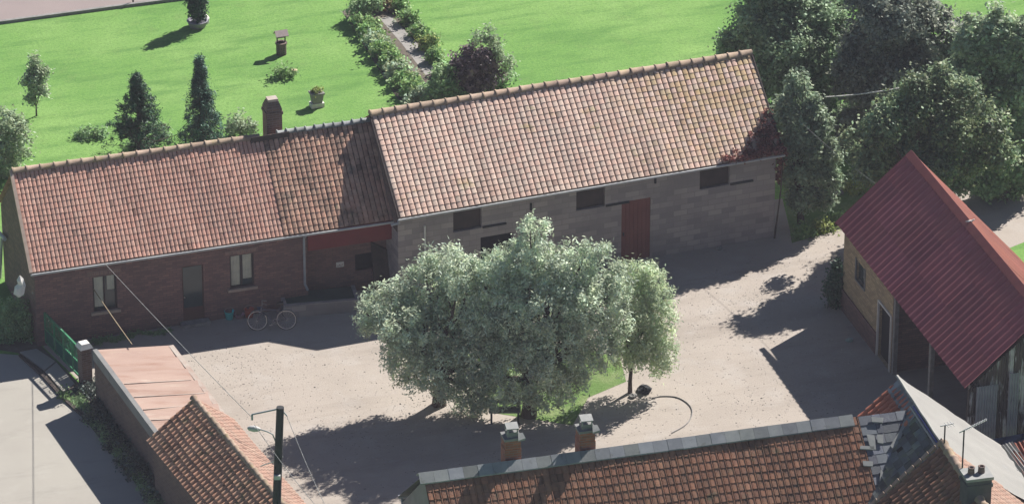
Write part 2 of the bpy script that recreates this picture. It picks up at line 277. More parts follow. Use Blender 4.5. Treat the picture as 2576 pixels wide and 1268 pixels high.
def corrugated(name, mat, parent, A, B, C, D, waves, amp=.035, sub=8, rows=3, tiers=1, tv=.10):
    A, B, C, D = (np.array(p, float) for p in (A, B, C, D)); n = np.cross(B-A, D-A); n /= np.linalg.norm(n)
    if n[2] < 0: n = -n
    mb = MB(); k = waves*sub; W = lambda i: math.cos(2*math.pi*i/sub)*amp
    for tr_ in range(tiers):
        t0, t1 = tr_/tiers, min(1, (tr_+1.04)/tiers); step = sub*4
        for a in range(0, k, step):
            w = rt(1-tv, 1+tv); tt = (w, w*rt(.96, 1.04), w*rt(.94, 1.04)); dz = rt(0, .006); e = min(k, a+step)
            R = [[(A+(B-A)*i/k)*(1-t)+(D+(C-D)*i/k)*t+n*(W(i)+dz+.016*(t1-t)*tiers) for i in range(a, e+1)] for t in np.linspace(t0+rt(-.004, .004)*(tr_ > 0), t1, rows)]
            mb.grid(R, tt); mb.grid([[p-n*.014 for p in R[0]], R[0]], tt); mb.grid([[p-n*.012 for p in R[-1]], R[-1]], tt)
    return mb.build(name, mat, parent, True)
def wall_holes(mb, F, d, s0, s1, z0, z1, holes, depth=.14, out=-1, t=(1, 1, 1)):
    S = sorted({s0, s1, *[h[0] for h in holes], *[h[1] for h in holes]}); Z = sorted({z0, z1, *[h[2] for h in holes], *[h[3] for h in holes]})
    for a, b in zip(S, S[1:]):
        for c, e in zip(Z, Z[1:]):
            m, q = (a+b)/2, (c+e)/2
            if any(h[0] < m < h[1] and h[2] < q < h[3] for h in holes): continue
            mb.face([F(a, d, c), F(b, d, c), F(b, d, e), F(a, d, e)], t)
    for h in holes:
        a, b, c, e = h[:4]; k = d-out*depth
        for P in ((F(a, d, c), F(a, k, c), F(a, k, e), F(a, d, e)), (F(b, d, c), F(b, d, e), F(b, k, e), F(b, k, c)), (F(a, d, c), F(b, d, c), F(b, k, c), F(a, k, c)), (F(a, d, e), F(a, k, e), F(b, k, e), F(b, d, e))): mb.face(P, t)
# ------------------------------------------------------------------ long brick house (left)
H = Fr((-12.066, .529), (.124, .248)); HE, HD = 2.74, 2.62; HL = 12.12; hw = .22; split = 8.35
hr0, HR = H.sz(30, 436, HD); hr1, HRb = H.sz(915, 302, HD); HSK = .5*(hr0+hr1-0.0)*0+hr0     # the gables stand a little out of square
HR = .5*(HR+HRb)
def HK(s, z): return H(s+HSK, HD, z)
house = thing('brick_house', H(6, 2.3, 0), 'long low brick house with pink pantile roof and one chimney, left of the barn', 'house')
def rect(F, d, u0, v0, u1, v1):             # wall rectangle between two sighted corners
    a, z1 = F.sz(u0, v0, d); b, z0 = F.sz(u1, v1, d); return [a, b, z0, z1]
wa = rect(H, hw, 232, 698, 296, 776); wb = rect(H, hw, 577, 645, 640, 718); dr = rect(H, hw, 457, 672, 515, 800); dr[2] = .05
rs = H.sz(772, 600, hw)[0]                   # where the recess begins
mb = MB(); wall_holes(mb, H, hw, .12, rs, 0, HE+.12, [wa, wb, dr])
mb.face([H(.12, hw, 0), H(.12, hw, HE+.12), HK(.12, HR-.1), H(.12, 2*HD-hw, HE+.12), H(.12, 2*HD-hw, 0)])          # west gable
mb.face([H(HL, 2*HD-hw, 0), H(HL, 2*HD-hw, HE+.1), H(.12, 2*HD-hw, HE+.1), H(.12, 2*HD-hw, 0)])
rd = .75; op = rect(H, rd, 893, 641, 962, 672)
mb.face([H(rs, hw, 0), H(rs, rd, 0), H(rs, rd, HE), H(rs, hw, HE)]); wall_holes(mb, H, rd, rs, HL, 0, HE, [op])
mb.build('wall', X['brick'], house)
mb = MB(); mb.box(H, rs+.02, HL-.02, hw-.03, hw+.03, 2.02, HE-.06)
mb.build('red_fascia', X['red_board'], house)
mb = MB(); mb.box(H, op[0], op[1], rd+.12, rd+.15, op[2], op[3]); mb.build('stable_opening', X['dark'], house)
def window(F, d, r, parent, name='window', cf=(.5, .5), mull=.5):
    a, b, c, e = r; mb = MB(); w = .05
    for x0, x1, z0, z1 in ((a, a+w, c, e), (b-w, b, c, e), (a+w, b-w, c, c+w), (a+w, b-w, e-w, e), ((a+b)/2-w/2, (a+b)/2+w/2, c+w, e-w)): mb.box(F, x0, x1, d+.07, d+.12, z0, z1)
    win = mb.build(name, X['wood_dark'], parent)
    mb = MB(); mb.face([F(a+w, d+.105, c+w), F(b-w, d+.105, c+w), F(b-w, d+.105, e-w), F(a+w, d+.105, e-w)]); mb.build('pane', X['glass_dark'], win)
    for k, (x0, x1, z0) in enumerate(cf):
        mb = MB(); X0 = a+(b-a)*x0; X1 = a+(b-a)*x1; Z0 = c+(e-c)*z0; n = 8
        mb.grid([[F(X0+(X1-X0)*i/n, d+.092+.008*math.sin(i*2.5), z) for i in range(n+1)] for z in (Z0, e-w-.01)]); mb.build('curtain', X['curtain'], win)
    mb = MB(); mb.box(F, a-.09, b+.09, d-.09, d+.06, c-.09, c-.001); mb.build('sill', X['sill'], win)
    return win
window(H, hw, wa, house, cf=((.08, .46, .10), (.62, .93, .55)))
window(H, hw, wb, house, cf=((.08, .44, .06), (.56, .93, .22)))
LM = M('lintel_brick', (.24, .15, .13), (.17, .11, .1), 6, bricks=(.07, .2, .008, (.22, .18, .16)))
for r in (wa, wb): mb = MB(); mb.box(H, r[0]-.15, r[1]+.15, hw-.02, hw+.0, r[3]+.06, r[3]+.20); mb.build('lintel', LM, house)
a, b, c, e = dr; mb = MB(); mb.box(H, a, b, hw+.06, hw+.11, c, e); door = mb.build('door', M('door_wood', (.115, .06, .05), (.085, .048, .042), 2), house)
mb = MB(); mb.box(H, a+.04, b-.04, hw+.045, hw+.062, c+.52, e-.05); mb.build('door_pane', X['glass_dark'], door)
mb = MB(); mb.box(H, a+.05, a+.09, hw+.0, hw+.05, .95, .99); mb.build('handle', X['steel'], door)
mb = MB(); mb.box(H, a-.12, b+.12, hw-.32, hw-.002, .01, .13); mb.build('doorstep', X['stone'], house)
tile_roof('roof', X['tile_pink'], house, H(0, 0, HE+.06), H(split, 0, HE+.06), HK(split, HR), HK(0, HR), 60, 17, amp=.022, thick=.013, var=.09)
tile_roof('patched_roof', X['tile_aged'], house, H(split, 0, HE+.065), H(HL, 0, HE+.065), HK(HL-HSK, HR+.02), HK(split, HR+.02), 22, 17, amp=.024, thick=.016, var=.15, stain=lambda s, t: (lambda k: (1-.35*k, 1-.33*k, 1-.30*k))(max(0, rt(-.3, 1.2))*max(0, t-.35)*1.3*(.4+s)))
mb = MB(); mb.face([HK(0, HR), HK(HL-HSK, HR), H(HL, 2*HD, HE+.06), H(0, 2*HD, HE+.06)]); mb.build('rear_roof', X['tile_aged'], house)
ridge_caps('ridge', X['ridge'], house, HK(0, HR+.03), HK(split-.1, HR+.03), 18, .12)
ridge_caps('old_ridge', X['ridge_grey'], house, HK(split+.5, HR+.06), HK(HL-HSK, HR+.06), 10, .10, 1.35)
mb = MB(); mb.bar(H(-.03, -.02, HE+.07), HK(-.03, HR+.03), .11, .09); mb.build('verge', M('verge_mortar', (.52, .40, .33), (.42, .31, .25), 6), house)
mb = MB(); n = 2
mb.tube([H(x, -.045, HE+.0+.002*math.sin(x)) for x in np.linspace(-.05, HL+.05, 14)], .042, 8); mb.build('gutter', X['gutter'], house)
mb = MB(); mb.tube([H(rs-.12, -.03, HE-.05), H(rs-.12, hw-.07, HE-.22), H(rs-.12, hw-.07, .85), H(rs-.06, hw-.2, .68)], .042, 8); mb.build('downpipe', X['zinc'], house)
# chimney
CD = HD+.62; cs, cz = H.sz(684, 250, CD)
cb = .26; mb = MB(); ct = cz-.04
mb.box(H, cs-cb, cs+cb, CD-.27, CD+.27, HR-1.0, ct-.22); mb.box(H, cs-cb-.03, cs+cb+.03, CD-.30, CD+.30, ct-.42, ct-.32)
F4 = [H(cs-cb, CD-.27, ct-.22), H(cs+cb, CD-.27, ct-.22), H(cs+cb, CD+.27, ct-.22), H(cs-cb, CD+.27, ct-.22)]
mb.box8(F4+[H(cs-.19, CD-.16, ct), H(cs+.19, CD-.16, ct), H(cs+.19, CD+.16, ct), H(cs-.19, CD+.16, ct)])
chim = mb.build('chimney', X['brick2'], house)
mb = MB(); mb.box(H, cs-.17, cs+.17, CD-.15, CD+.15, ct+.002, ct+.09); mb.build('chimney_cap', X['edging'], chim)
mb = MB(); mb.bar(H(cs-.95, HD-.16, HR-.06), H(cs+.35, HD-.16, HR-.02), .02, .26); mb.build('flashing_shadow', X['wood_dark'], chim)  # dark strip standing for the chimney's shadow on the tiles, beyond its flashing
# ------------------------------------------------------------------ block barn (right)
B = Fr((-.032, -.528), (13.55, -.24)); BE, BD = 3.19, 3.28; BL = 13.58; bw = .34
b0_, z0_ = B.sz(935, 287, BD); b1_, z1_ = B.sz(1885, 134, BD); BSK = .5*(b0_+b1_-BL); BR = .5*(z0_+z1_)
def BK(s, z): return B(s+BSK, BD, z)
barn = thing('block_barn', B(6.8, 2.8, 0), 'taller concrete block barn with buff pantile roof, right of the brick house', 'barn')
h1 = rect(B, bw, 1140, 530, 1212, 573); h2 = rect(B, bw, 1450, 478, 1522, 519); h3 = rect(B, bw, 1761, 424, 1835, 465)
for h in (h1, h2, h3): h[3] = BE-.10
d1 = rect(B, bw, 1564, 509, 1635, 634); d1[2] = .03; d2 = rect(B, bw, 1209, 598, 1290, 700); d2[2] = .03
mb = MB(); wall_holes(mb, B, bw, .06, BL-.1, 0, BE+.15, [h1, h2, h3, d1, d2], .2)
for s in (.06, BL-.1): mb.face([B(s, bw, 0), B(s, bw, BE+.15), BK(s, BR-.08), B(s, 2*BD-bw, BE+.15), B(s, 2*BD-bw, 0)])
mb.face([B(.06, 2*BD-bw, 0), B(BL-.1, 2*BD-bw, 0), B(BL-.1, 2*BD-bw, BE+.1), B(.06, 2*BD-bw, BE+.1)])
mb.build('wall', X['block'], barn)
mb = MB(); mb.face([B(.045, bw+.02, HE-.2), B(.045, bw+.02, BE+.13), BK(.045, BR-.1), B(.045, 2*BD-bw, BE+.12), B(.045, 2*BD-bw, HE-.2)]); mb.build('gable_brickwork', X['brick2'], barn)
for h in (h1, h2, h3):
    mb = MB(); mb.box(B, h[0], h[1], bw+.12, bw+.16, h[2], h[3]); hd = mb.build('hatch', X['wood_dark'], barn)
    mb = MB(); mb.bar(B(h[1]+.02, bw-.03, h[2]+.02), B(h[1]+.85, bw-.03, h[2]+.02), .05, .06); mb.build('hatch_rail', X['pole'], hd)
mb = MB(); n = 7; w = (d1[1]-d1[0])/n
for i in range(n): mb.box(B, d1[0]+w*i+.004, d1[0]+w*(i+1)-.004, bw+.03, bw+.07, d1[2], d1[3])
bd = mb.build('door', X['brown_door'], barn)
mb = MB(); mb.box(B, d1[0]+.06, d1[0]+.10, bw-.01, bw+.028, 1.0, 1.12); mb.build('latch', X['pole'], bd)
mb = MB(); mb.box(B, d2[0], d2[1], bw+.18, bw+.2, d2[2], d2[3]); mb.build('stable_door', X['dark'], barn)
mb = MB(); mb.box(B, BL-1.5+.0, BL-.5, bw-.004, bw+.02, .9, 1.1); 
for u, v in ((1335, 520), (1648, 452)):
    s, z = B.sz(u, v, bw); mb = MB(); mb.box(B, s-.03, s+.03, bw-.05, bw+.0, z-.13, z+.13); mb.build('wall_tie', X['pole'], barn)
s, z = B.sz(1067, 566, bw); mb = MB(); mb.tube([B(s, bw-.06, z), B(s+.0, bw-.06, z-.45), B(s+.03, bw-.06, .4)], .035, 8); mb.build('vent_pipe', X['white'], barn)
tile_roof('roof', X['tile_buff'], barn, B(0, 0, BE+.06), B(BL, 0, BE+.06), BK(BL, BR), BK(0, BR), 68, 19, amp=.026, thick=.017, var=.07, dk=.006, stain=lambda s, t: (lambda k: (1-.18*k, 1-.20*k, 1-.45*k))(min(1, max(0, (s-.55)/.25)*max(0, rt(-.5, 1.3)))*(.4+.6*t)))
mb = MB(); mb.face([BK(0, BR), BK(BL, BR), B(BL, 2*BD, BE+.06), B(0, 2*BD, BE+.06)]); mb.build('rear_roof', X['tile_buff'], barn)
ridge_caps('ridge', X['ridge'], barn, BK(-.03, BR+.04), BK(BL+.03, BR+.04), 31, .14, 1.15)
for a, b in ((B(BL+.02, 0, BE+.08), BK(BL+.02, BR+.02)), (B(-.03, 0, BE+.03), BK(-.03, BR-.02))): mb = MB(); mb.bar(a, b, .045, .11); mb.build('verge_board', X['wood_dark'], barn)
mb = MB(); mb.tube([B(x, -.05, BE) for x in np.linspace(-.06, BL+.05, 14)], .042, 8); mb.build('gutter', X['gutter'], barn)
mb = MB(); mb.tube([B(-.05, -.04, BE-.02), B(.02, .1, BE-.18), B(-.2, .25, BE-.28)], .045, 8); mb.build('gutter_outlet', X['zinc'], barn)
# ------------------------------------------------------------------ foliage
def foliage(name, mat, parent, blobs, size=.1, asp=.42, n=20000, clump=.28, per=40, droop=.0, seed=1, shell=.55, org=None, tint=(.75, 1.25), hue=.08, flat=0.):
    r = np.random.default_rng(seed); bl = np.array(blobs, float)          # x y z rx ry rz
    vol = bl[:, 3]*bl[:, 4]*bl[:, 5]; vol = vol**.8; pb = vol/vol.sum(); nc = max(1, n//per)
    bi = r.choice(len(bl), nc, p=pb); d = r.normal(size=(nc, 3)); d /= np.linalg.norm(d, axis=1)[:, None]; rad = r.uniform(shell, 1.0, nc)**.7*r.uniform(.82, 1.10, nc); rad = np.where(r.random(nc) < .05, rad*1.14, rad)
    cc = bl[bi, :3]+d*bl[bi, 3:]*rad[:, None]; cs = clump*r.uniform(.5, 1.3, nc); ctint = r.uniform(*tint, nc)
    N = nc*per; ci = np.repeat(np.arange(nc), per); p = cc[ci]+r.normal(size=(N, 3))*cs[ci][:, None]*.55; out = d[ci]
    if droop: p[:, 2] -= np.abs(r.normal(size=N))*droop
    p[:, 2] = np.maximum(p[:, 2], .04)
    nrm = r.normal(size=(N, 3))*.65+out*.45+np.array([0, 0, .75+flat]); nrm /= np.linalg.norm(nrm, axis=1)[:, None]
    ax = np.cross(nrm, r.normal(size=(N, 3))); ax[:, 2] -= droop*1.5; ax -= nrm*(ax*nrm).sum(1)[:, None]; ax /= np.linalg.norm(ax, axis=1)[:, None]; bx = np.cross(nrm, ax)
    L = size*r.uniform(.6, 1.3, N)[:, None]; W = L*asp
    V = np.stack([p-ax*L*.5, p+bx*W*.5, p+ax*L*.5, p-bx*W*.5], 1).reshape(-1, 3)
    o0 = ORG[parent] if parent is not None else np.array(org, float); V = V-o0
    me = bpy.data.meshes.new(name); me.vertices.add(N*4); me.vertices.foreach_set('co', V.ravel()); me.loops.add(N*4); me.loops.foreach_set('vertex_index', np.arange(N*4)); me.polygons.add(N); me.polygons.foreach_set('loop_start', np.arange(N)*4); me.update(calc_edges=True)
    t = ctint[ci]*r.uniform(.8, 1.2, N); g = r.uniform(-hue, hue, N); T = np.stack([t*(1+g), t, t*(1-g), np.ones(N)], 1); T = np.repeat(T, 4, 0)
    ca = me.color_attributes.new('tint', 'FLOAT_COLOR', 'CORNER'); ca.data.foreach_set('color', T.ravel())
    me.materials.append(mat); ob = bpy.data.objects.new(name, me); COL.objects.link(ob)
    if parent is not None: ob.parent = parent; ORG[ob] = o0
    else: ob.location = tuple(o0)
    return ob
def blob(base, u, v, ru, rv, dep=0., rd=None, z=None):
    """a clump seen at (u,v) standing dep metres behind/before the trunk; ru, rv in the same units"""
    o = np.array([base[0], base[1], 0.])+fh*dep; P = onv(u, v, o, fh); rx = ru/75.; rdep = rd or rx*.9; rz = math.sqrt(max(.04, (rv/75.)**2-(rdep*.3)**2))/.92
    return (P[0], P[1], max(P[2], .1), rx, rdep, rz)
def limbs(mb, base, bl, r0, n=10, seed=0, lean=None, fork=.35):
    r = random.Random(seed); base = np.array(base, float); cen = np.mean(np.array(bl)[:, :3], 0); fk = base*(1-fork)+np.array([cen[0]*.35+base[0]*.65, cen[1]*.35+base[1]*.65, cen[2]])*fork
    fk[2] = max(.35, cen[2]*fork)
    mb.tube([base-[0, 0, .05], base*.6+fk*.4+[r.uniform(-.04, .04), 0, 0], fk], [r0*1.25, r0, r0*.85], 9)
    for k in range(n):
        b = bl[k % len(bl)]; tip = np.array(b[:3])+np.array([r.uniform(-.6, .6)*b[3], r.uniform(-.6, .6)*b[4], r.uniform(-.3, .7)*b[5]])
        m1 = fk*.6+tip*.4+np.array([r.uniform(-.2, .2), r.uniform(-.2, .2), .1]); m2 = fk*.25+tip*.75+np.array([r.uniform(-.15, .15), r.uniform(-.15, .15), .05]); mb.tube([fk, m1, m2, tip], [r0*.55, r0*.38, r0*.22, r0*.06], 6)
        for q in range(2):
            t2 = m2+np.array([r.uniform(-.5, .5)*b[3], r.uniform(-.5, .5)*b[4], r.uniform(0, .5)*b[5]]); mb.tube([m1, (m1+t2)/2+[0, 0, .05], t2], [r0*.25, r0*.15, r0*.04], 5)
def tree(name, px, label, cat, blobs, leaf, n, size, seed, r0=.12, group=None, asp=.45, clump=.28, per=40, droop=0., shell=.5, nl=12, trunkm=None, tint=(.75, 1.25), hue=.08):
    base = at(*px); t = thing(name, base, label, cat, group); bl = [blob(base, *b) for b in blobs]
    mb = MB(); limbs(mb, base, bl, r0, nl, seed); mb.build('trunk', trunkm or X['bark'], t, True)
    foliage('crown', leaf, t, bl, size, asp, n, clump, per, droop, seed, shell, tint=tint, hue=hue)
    return t
tree('willow_tree', (1105, 1018), 'broad silvery willow on a thick dark trunk, left one of the two in the yard', 'tree',
     [(985, 775, 75, 70, .2), (945, 790, 50, 50, 0), (1075, 730, 90, 70, .6), (1120, 660, 65, 45, 1.), (1060, 840, 95, 75, -.3), (1180, 760, 100, 100, .3), (1020, 900, 60, 70, -.3), (1110, 930, 80, 70, -.6), (1200, 890, 80, 90, -.4), (1195, 985, 60, 50, -.6), (1010, 830, 60, 60, -.9), (1170, 690, 70, 55, -.3), (1225, 770, 60, 70, -.2), (1215, 860, 50, 60, -.3)],
     X['l_willow'], 60000, .135, 11, .20, asp=.33, clump=.19, per=45, droop=.10, shell=.45, nl=22, tint=(.55, 1.3))
tree('willow_tree', (1330, 1045), 'tallest silvery willow with a pointed top, in the middle of the yard', 'tree',
     [(1340, 590, 50, 45, .5), (1320, 660, 90, 60, .5), (1250, 700, 80, 60, .3), (1420, 680, 75, 60, .2), (1500, 640, 38, 42, .3), (1380, 760, 120, 90, 0), (1270, 800, 110, 110, .2), (1480, 760, 85, 80, -.2), (1300, 920, 90, 90, -.3), (1400, 880, 90, 90, -.4), (1370, 985, 70, 42, -.3), (1430, 950, 50, 45, -.3), (1250, 985, 50, 40, -.3), (1500, 850, 60, 70, 0), (1550, 720, 45, 60, .1), (1545, 800, 40, 60, 0), (1240, 900, 50, 60, -.2)],
     X['l_willow'], 88000, .135, 12, .22, asp=.33, clump=.19, per=55, droop=.10, shell=.5, nl=28, tint=(.55, 1.3))
tree('young_tree', (1585, 988), 'slender young tree with a bare straight stem, right of the willows', 'tree',
     [(1600, 690, 50, 45, 0), (1640, 720, 50, 60, .2), (1595, 760, 65, 60, -.1), (1650, 800, 55, 75, .1), (1600, 850, 70, 70, 0), (1660, 880, 45, 60, .1), (1570, 870, 45, 60, .1), (1560, 680, 30, 30, .1)],
     X['l_small'], 21000, .125, 13, .065, asp=.33, clump=.17, per=35, droop=.12, shell=.3, nl=12)
tree('leafy_tree', (2015, 572), 'narrow grey green tree with upright shoots, against the right end of the barn', 'tree',
     [(1990, 225, 14, 45, 0), (2018, 215, 11, 38, .1), (1968, 270, 18, 35, 0), (2045, 265, 24, 26, .1), (2000, 300, 38, 36, 0), (2065, 310, 34, 36, .1), (2030, 360, 48, 36, 0), (1985, 370, 30, 40, 0), (2085, 385, 30, 36, 0), (2040, 430, 50, 34, 0), (1985, 440, 24, 34, 0), (2090, 450, 28, 26, 0), (2020, 495, 40, 30, 0), (2075, 500, 26, 22, 0)],
     X['l_pop'], 30000, .14, 14, .12, asp=.6, clump=.20, per=40, shell=.25, nl=18, tint=(.6, 1.35))
BT = 'trees behind the barn'
tree('dense_tree', (1985, 330), 'broad dark round tree rising behind the right end of the barn roof', 'tree',
     [(1930, 60, 100, 70, 0), (2040, 40, 110, 70, .5), (1870, 130, 70, 50, 0), (1990, 130, 110, 80, -.5), (2080, 120, 80, 80, 0), (1940, 190, 80, 60, -.5), (2060, 210, 80, 60, -.5), (1960, -30, 90, 60, .5), (1835, 100, 35, 25, 0)],
     X['l_dark'], 90000, .145, 15, .2, BT, asp=.6, clump=.26, per=60, tint=(.6, 1.35))
tree('dense_tree', (2280, 400), 'darkest tall tree, between the round tree behind the barn and the pale tree', 'tree',
     [(2260, 40, 110, 80, 0), (2340, 90, 90, 80, 0), (2220, 130, 90, 90, .4), (2300, 180, 100, 80, -.3), (2380, 180, 60, 70, 0), (2230, 230, 80, 70, -.2), (2200, -20, 80, 60, .5), (2150, 330, 60, 60, 0), (2150, 190, 60, 70, .3), (2165, 110, 50, 60, .5)],
     M('dusky_leaf', (.31, .34, .27), (.20, .23, .18), 1.2, rough=.55, trans=.3), 76000, .15, 16, .2, BT, asp=.6, clump=.26, per=60, tint=(.6, 1.35))
tree('tall_tree', (2530, 500), 'pale leafed tree with spiky shoots at the upper right edge', 'tree',
     [(2460, 110, 60, 60, 0), (2530, 110, 60, 70, 0), (2440, 200, 60, 70, 0), (2560, 210, 70, 80, 0), (2500, 290, 80, 80, 0), (2570, 350, 60, 90, 0), (2440, 60, 15, 25, 0), (2510, 40, 14, 30, 0), (2600, 120, 60, 80, 0)],
     X['l_pale'], 66000, .16, 17, .18, BT, asp=.6, clump=.26, per=50, tint=(.6, 1.35))
tree('bushy_tree', (2335, 635), 'mid green spreading tree just beyond the tip of the red shed roof', 'tree',
     [(2215, 320, 43, 36, -0.6), (2290, 280, 57, 43, 0.3), (2380, 250, 57, 43, 0.8), (2205, 380, 37, 39, -0.2), (2290, 370, 64, 50, 0.5), (2190, 430, 30, 32, -0.6), (2390, 330, 57, 50, 0.3), (2260, 440, 50, 39, 0.8), (2350, 420, 50, 36, -0.2), (2440, 400, 36, 36, 0.5), (2140, 345, 15, 12, -0.6), (2300, 215, 28, 20, 0.3), (2365, 190, 21, 18, 0.8), (2430, 225, 25, 21, -0.2), (2490, 320, 36, 34, 0.5), (2470, 270, 21, 18, -0.6), (2520, 390, 28, 25, 0.3), (2160, 385, 15, 15, 0.8), (2235, 262, 17, 14, -0.2)],
     X['l_bushy'], 62000, .145, 18, .18, BT, asp=.6, clump=.30, per=50, tint=(.45, 1.3), hue=.14)
tree('bushy_tree', (2480, 500), 'low green bushy tree at the right edge beside the pale lane', 'tree',
     [(2440, 400, 70, 60, 0), (2520, 400, 70, 60, 0), (2400, 440, 50, 45, 0), (2480, 450, 60, 35, -.3), (2530, 460, 60, 35, .5), (2570, 420, 50, 60, 0)],
     X['l_mid'], 42000, .15, 19, .14, BT, asp=.6, clump=.24, per=50, tint=(.6, 1.35))
def bush(name, px, label, cat, blobs, leaf, n, size, seed, group=None, stem=True, **k):
    base = at(*px); t = thing(name, base, label, cat, group); bl = [blob(base, *b) for b in blobs]
    if stem: mb = MB(); limbs(mb, base, bl, .03, 6, seed, fork=.2); mb.build('stem', X['bark'], t, True)
    foliage('foliage', leaf, t, bl, size, k.get('asp', .5), n, k.get('clump', .18), k.get('per', 30), k.get('droop', 0), seed, k.get('shell', .3), tint=k.get('tint', (.75, 1.25)), hue=k.get('hue', .08)); return t
bush('purple_shrub', (1190, 250), 'round purple leaved shrub behind the left part of the barn ridge', 'shrub', [(1190, 160, 60, 55), (1160, 190, 45, 50), (1230, 170, 40, 45), (1195, 215, 55, 40)], X['l_purple'], 9000, .15, 21, tint=(.6, 1.7))
bush('green_shrub', (1120, 260), 'dark green shrub between the bed and the purple shrub', 'shrub', [(1120, 205, 45, 40), (1090, 235, 40, 30), (1150, 240, 45, 30)], X['l_mid'], 5000, .14, 22)
bush('wispy_tree', (1235, 250), 'wispy light green sapling rising behind the purple shrub', 'tree', [(1200, 95, 25, 18), (1235, 90, 20, 35), (1245, 130, 25, 40), (1275, 160, 25, 25)], X['l_pale'], 1900, .12, 23, shell=.1)
bush('low_shrub', (1265, 215), 'low green sprigs on the lawn right of the purple shrub', 'shrub', [(1265, 195, 30, 14), (1250, 205, 25, 10)], X['l_mid'], 900, .13, 24, stem=False)
bush('filler_foliage', (2140, 380), 'dark foliage added to darken the gap between the grey green tree and the bushy trees', 'shrub', [(2110, 300, 60, 40), (2160, 330, 60, 40), (2110, 400, 50, 40), (2180, 270, 50, 40), (2100, 460, 30, 40)], X['l_dark'], 9000, .18, 26, stem=False)  # added clumps keep this gap dark, where only shaded ground lies
bush('filler_foliage', (1985, 345), 'dark foliage added over bright lawn behind the right end of the barn', 'shrub', [(1950, 290, 40, 45), (1965, 350, 30, 40), (1990, 320, 30, 40)], X['l_dark'], 4000, .16, 27, stem=False)  # added clump hiding a bright lawn patch beside the barn
# planting beds: rows of leafy clumps
G1 = 'plants in the left row of the bed'; G2 = 'plants in the right row of the bed'
def along(pts, n):
    P = np.array(pts, float); L = np.r_[0, np.cumsum(np.hypot(*np.diff(P, axis=0).T))]; t = np.linspace(0, L[-1], n); return list(zip(np.interp(t, L, P[:, 0]), np.interp(t, L, P[:, 1])))
wh1 = ['nearest the house ridge', 'second up from the house ridge', 'third up from the house ridge', 'fourth up, beside the path', 'fifth up, beside the path', 'sixth up, left of the path', 'seventh up, by the head of the path', 'second from the far end', 'at the far end']
for k, (u, v) in enumerate(along([(1050, 262), (1000, 205), (960, 140), (925, 90), (912, 75)], 9)):
    bush('bed_plant', (u, v), 'leafy green plant in the left bed row, '+wh1[k], 'plant', [(u, v-16, 32, 24), (u+22, v-8, 26, 20)], X['l_bed'] if k % 3 else X['l_pale'], 1500, .15, 30+k, G1, False, tint=(.6, 1.5), hue=.15)
wh2 = ['nearest the purple shrub', 'second up from the purple shrub', 'with yellowish leaves halfway along', 'above the halfway one', 'beside the upper path', 'near the far end', 'at the far end']
for k, (u, v) in enumerate(along([(1115, 190), (1090, 150), (1060, 105), (1030, 62), (1005, 25), (985, -5)], 7)):
    bush('bed_plant', (u, v), 'leafy green plant in the right bed row, '+wh2[k], 'plant', [(u, v-14, 26, 20), (u+8, v-8, 22, 16)], X['l_yel'] if k == 2 else X['l_bed'], 1100, .14, 50+k, G2, False, tint=(.6, 1.5), hue=.15)
bush('dark_bush', (905, 50), 'dark rounded bush at the far end of the left bed row', 'bush', [(905, 22, 34, 30), (935, 8, 34, 22)], X['l_mid'], 2600, .13, 60)
bush('reddish_plant', (970, 25), 'reddish green plant where the two bed rows meet', 'plant', [(960, 8, 30, 18)], M('reddish_leaf', (.22, .2, .09), (.25, .12, .08), 3, trans=.3), 900, .13, 61, stem=False)
bush('spiky_plant', (1075, 125), 'spiky grass-like plant at the right side of the bed', 'plant', [(1080, 110, 22, 18)], X['l_bed'], 400, .42, 62, stem=False, asp=.08)
bush('small_plant', (712, 195), 'low green plant with a pale flower on the lawn below the wishing well', 'plant', [(700, 188, 20, 9), (728, 186, 20, 9), (712, 180, 12, 10)], X['l_bed'], 500, .13, 63, stem=False)
bush('lawn_tree', (92, 292), 'small upright tree standing alone on the left lawn', 'tree', [(85, 165, 20, 25), (100, 180, 28, 22), (85, 200, 32, 22), (92, 225, 24, 22), (85, 248, 20, 16)], X['l_pale'], 3600, .13, 64)
bush('round_shrub', (20, 440), 'big round pale green shrub at the left edge of the lawn', 'shrub', [(20, 320, 55, 50), (0, 380, 70, 50), (50, 350, 45, 50), (10, 420, 50, 25)], X['l_pale'], 9000, .13, 65)
bush('flowering_shrub', (345, 372), 'small shrub with white flowers just above the house ridge', 'shrub', [(345, 362, 34, 16)], X['l_mid'], 900, .11, 66, stem=False)
bush('rose_bush', (405, 345), 'thin rose bush between the two dark conifers', 'shrub', [(405, 328, 26, 22)], X['l_mid'], 900, .10, 67)
bush('sprawling_plant', (230, 345), 'low dark plant on the lawn left of the spruce', 'plant', [(215, 340, 28, 10), (245, 336, 22, 14)], X['l_mid'], 800, .13, 68, stem=False)
bush('leafy_shrub', (605, 345), 'pale leafy shrub left of the house chimney', 'shrub', [(605, 312, 34, 24), (590, 322, 26, 20), (625, 322, 26, 20)], X['l_pale'], 1800, .12, 69)
bush('corner_hedge', (40, 850), 'dark bush filling the corner left of the green gate', 'bush', [(20, 790, 55, 45), (55, 820, 35, 40), (0, 840, 45, 40)], X['l_mid'], 6000, .11, 70)
bush('weed_clump', (160, 1002), 'bright weeds growing beside the concrete apron of the gate', 'plant', [(160, 998, 18, 8), (172, 990, 12, 6)], X['l_bed'], 350, .08, 71, stem=False)
bush('dark_ivy_bush', (2108, 770), 'dark bush heaped against the far corner of the red roofed shed', 'bush', [(2108, 690, 18, 40), (2100, 730, 24, 40), (2108, 755, 20, 20)], X['l_con'], 5000, .12, 72)
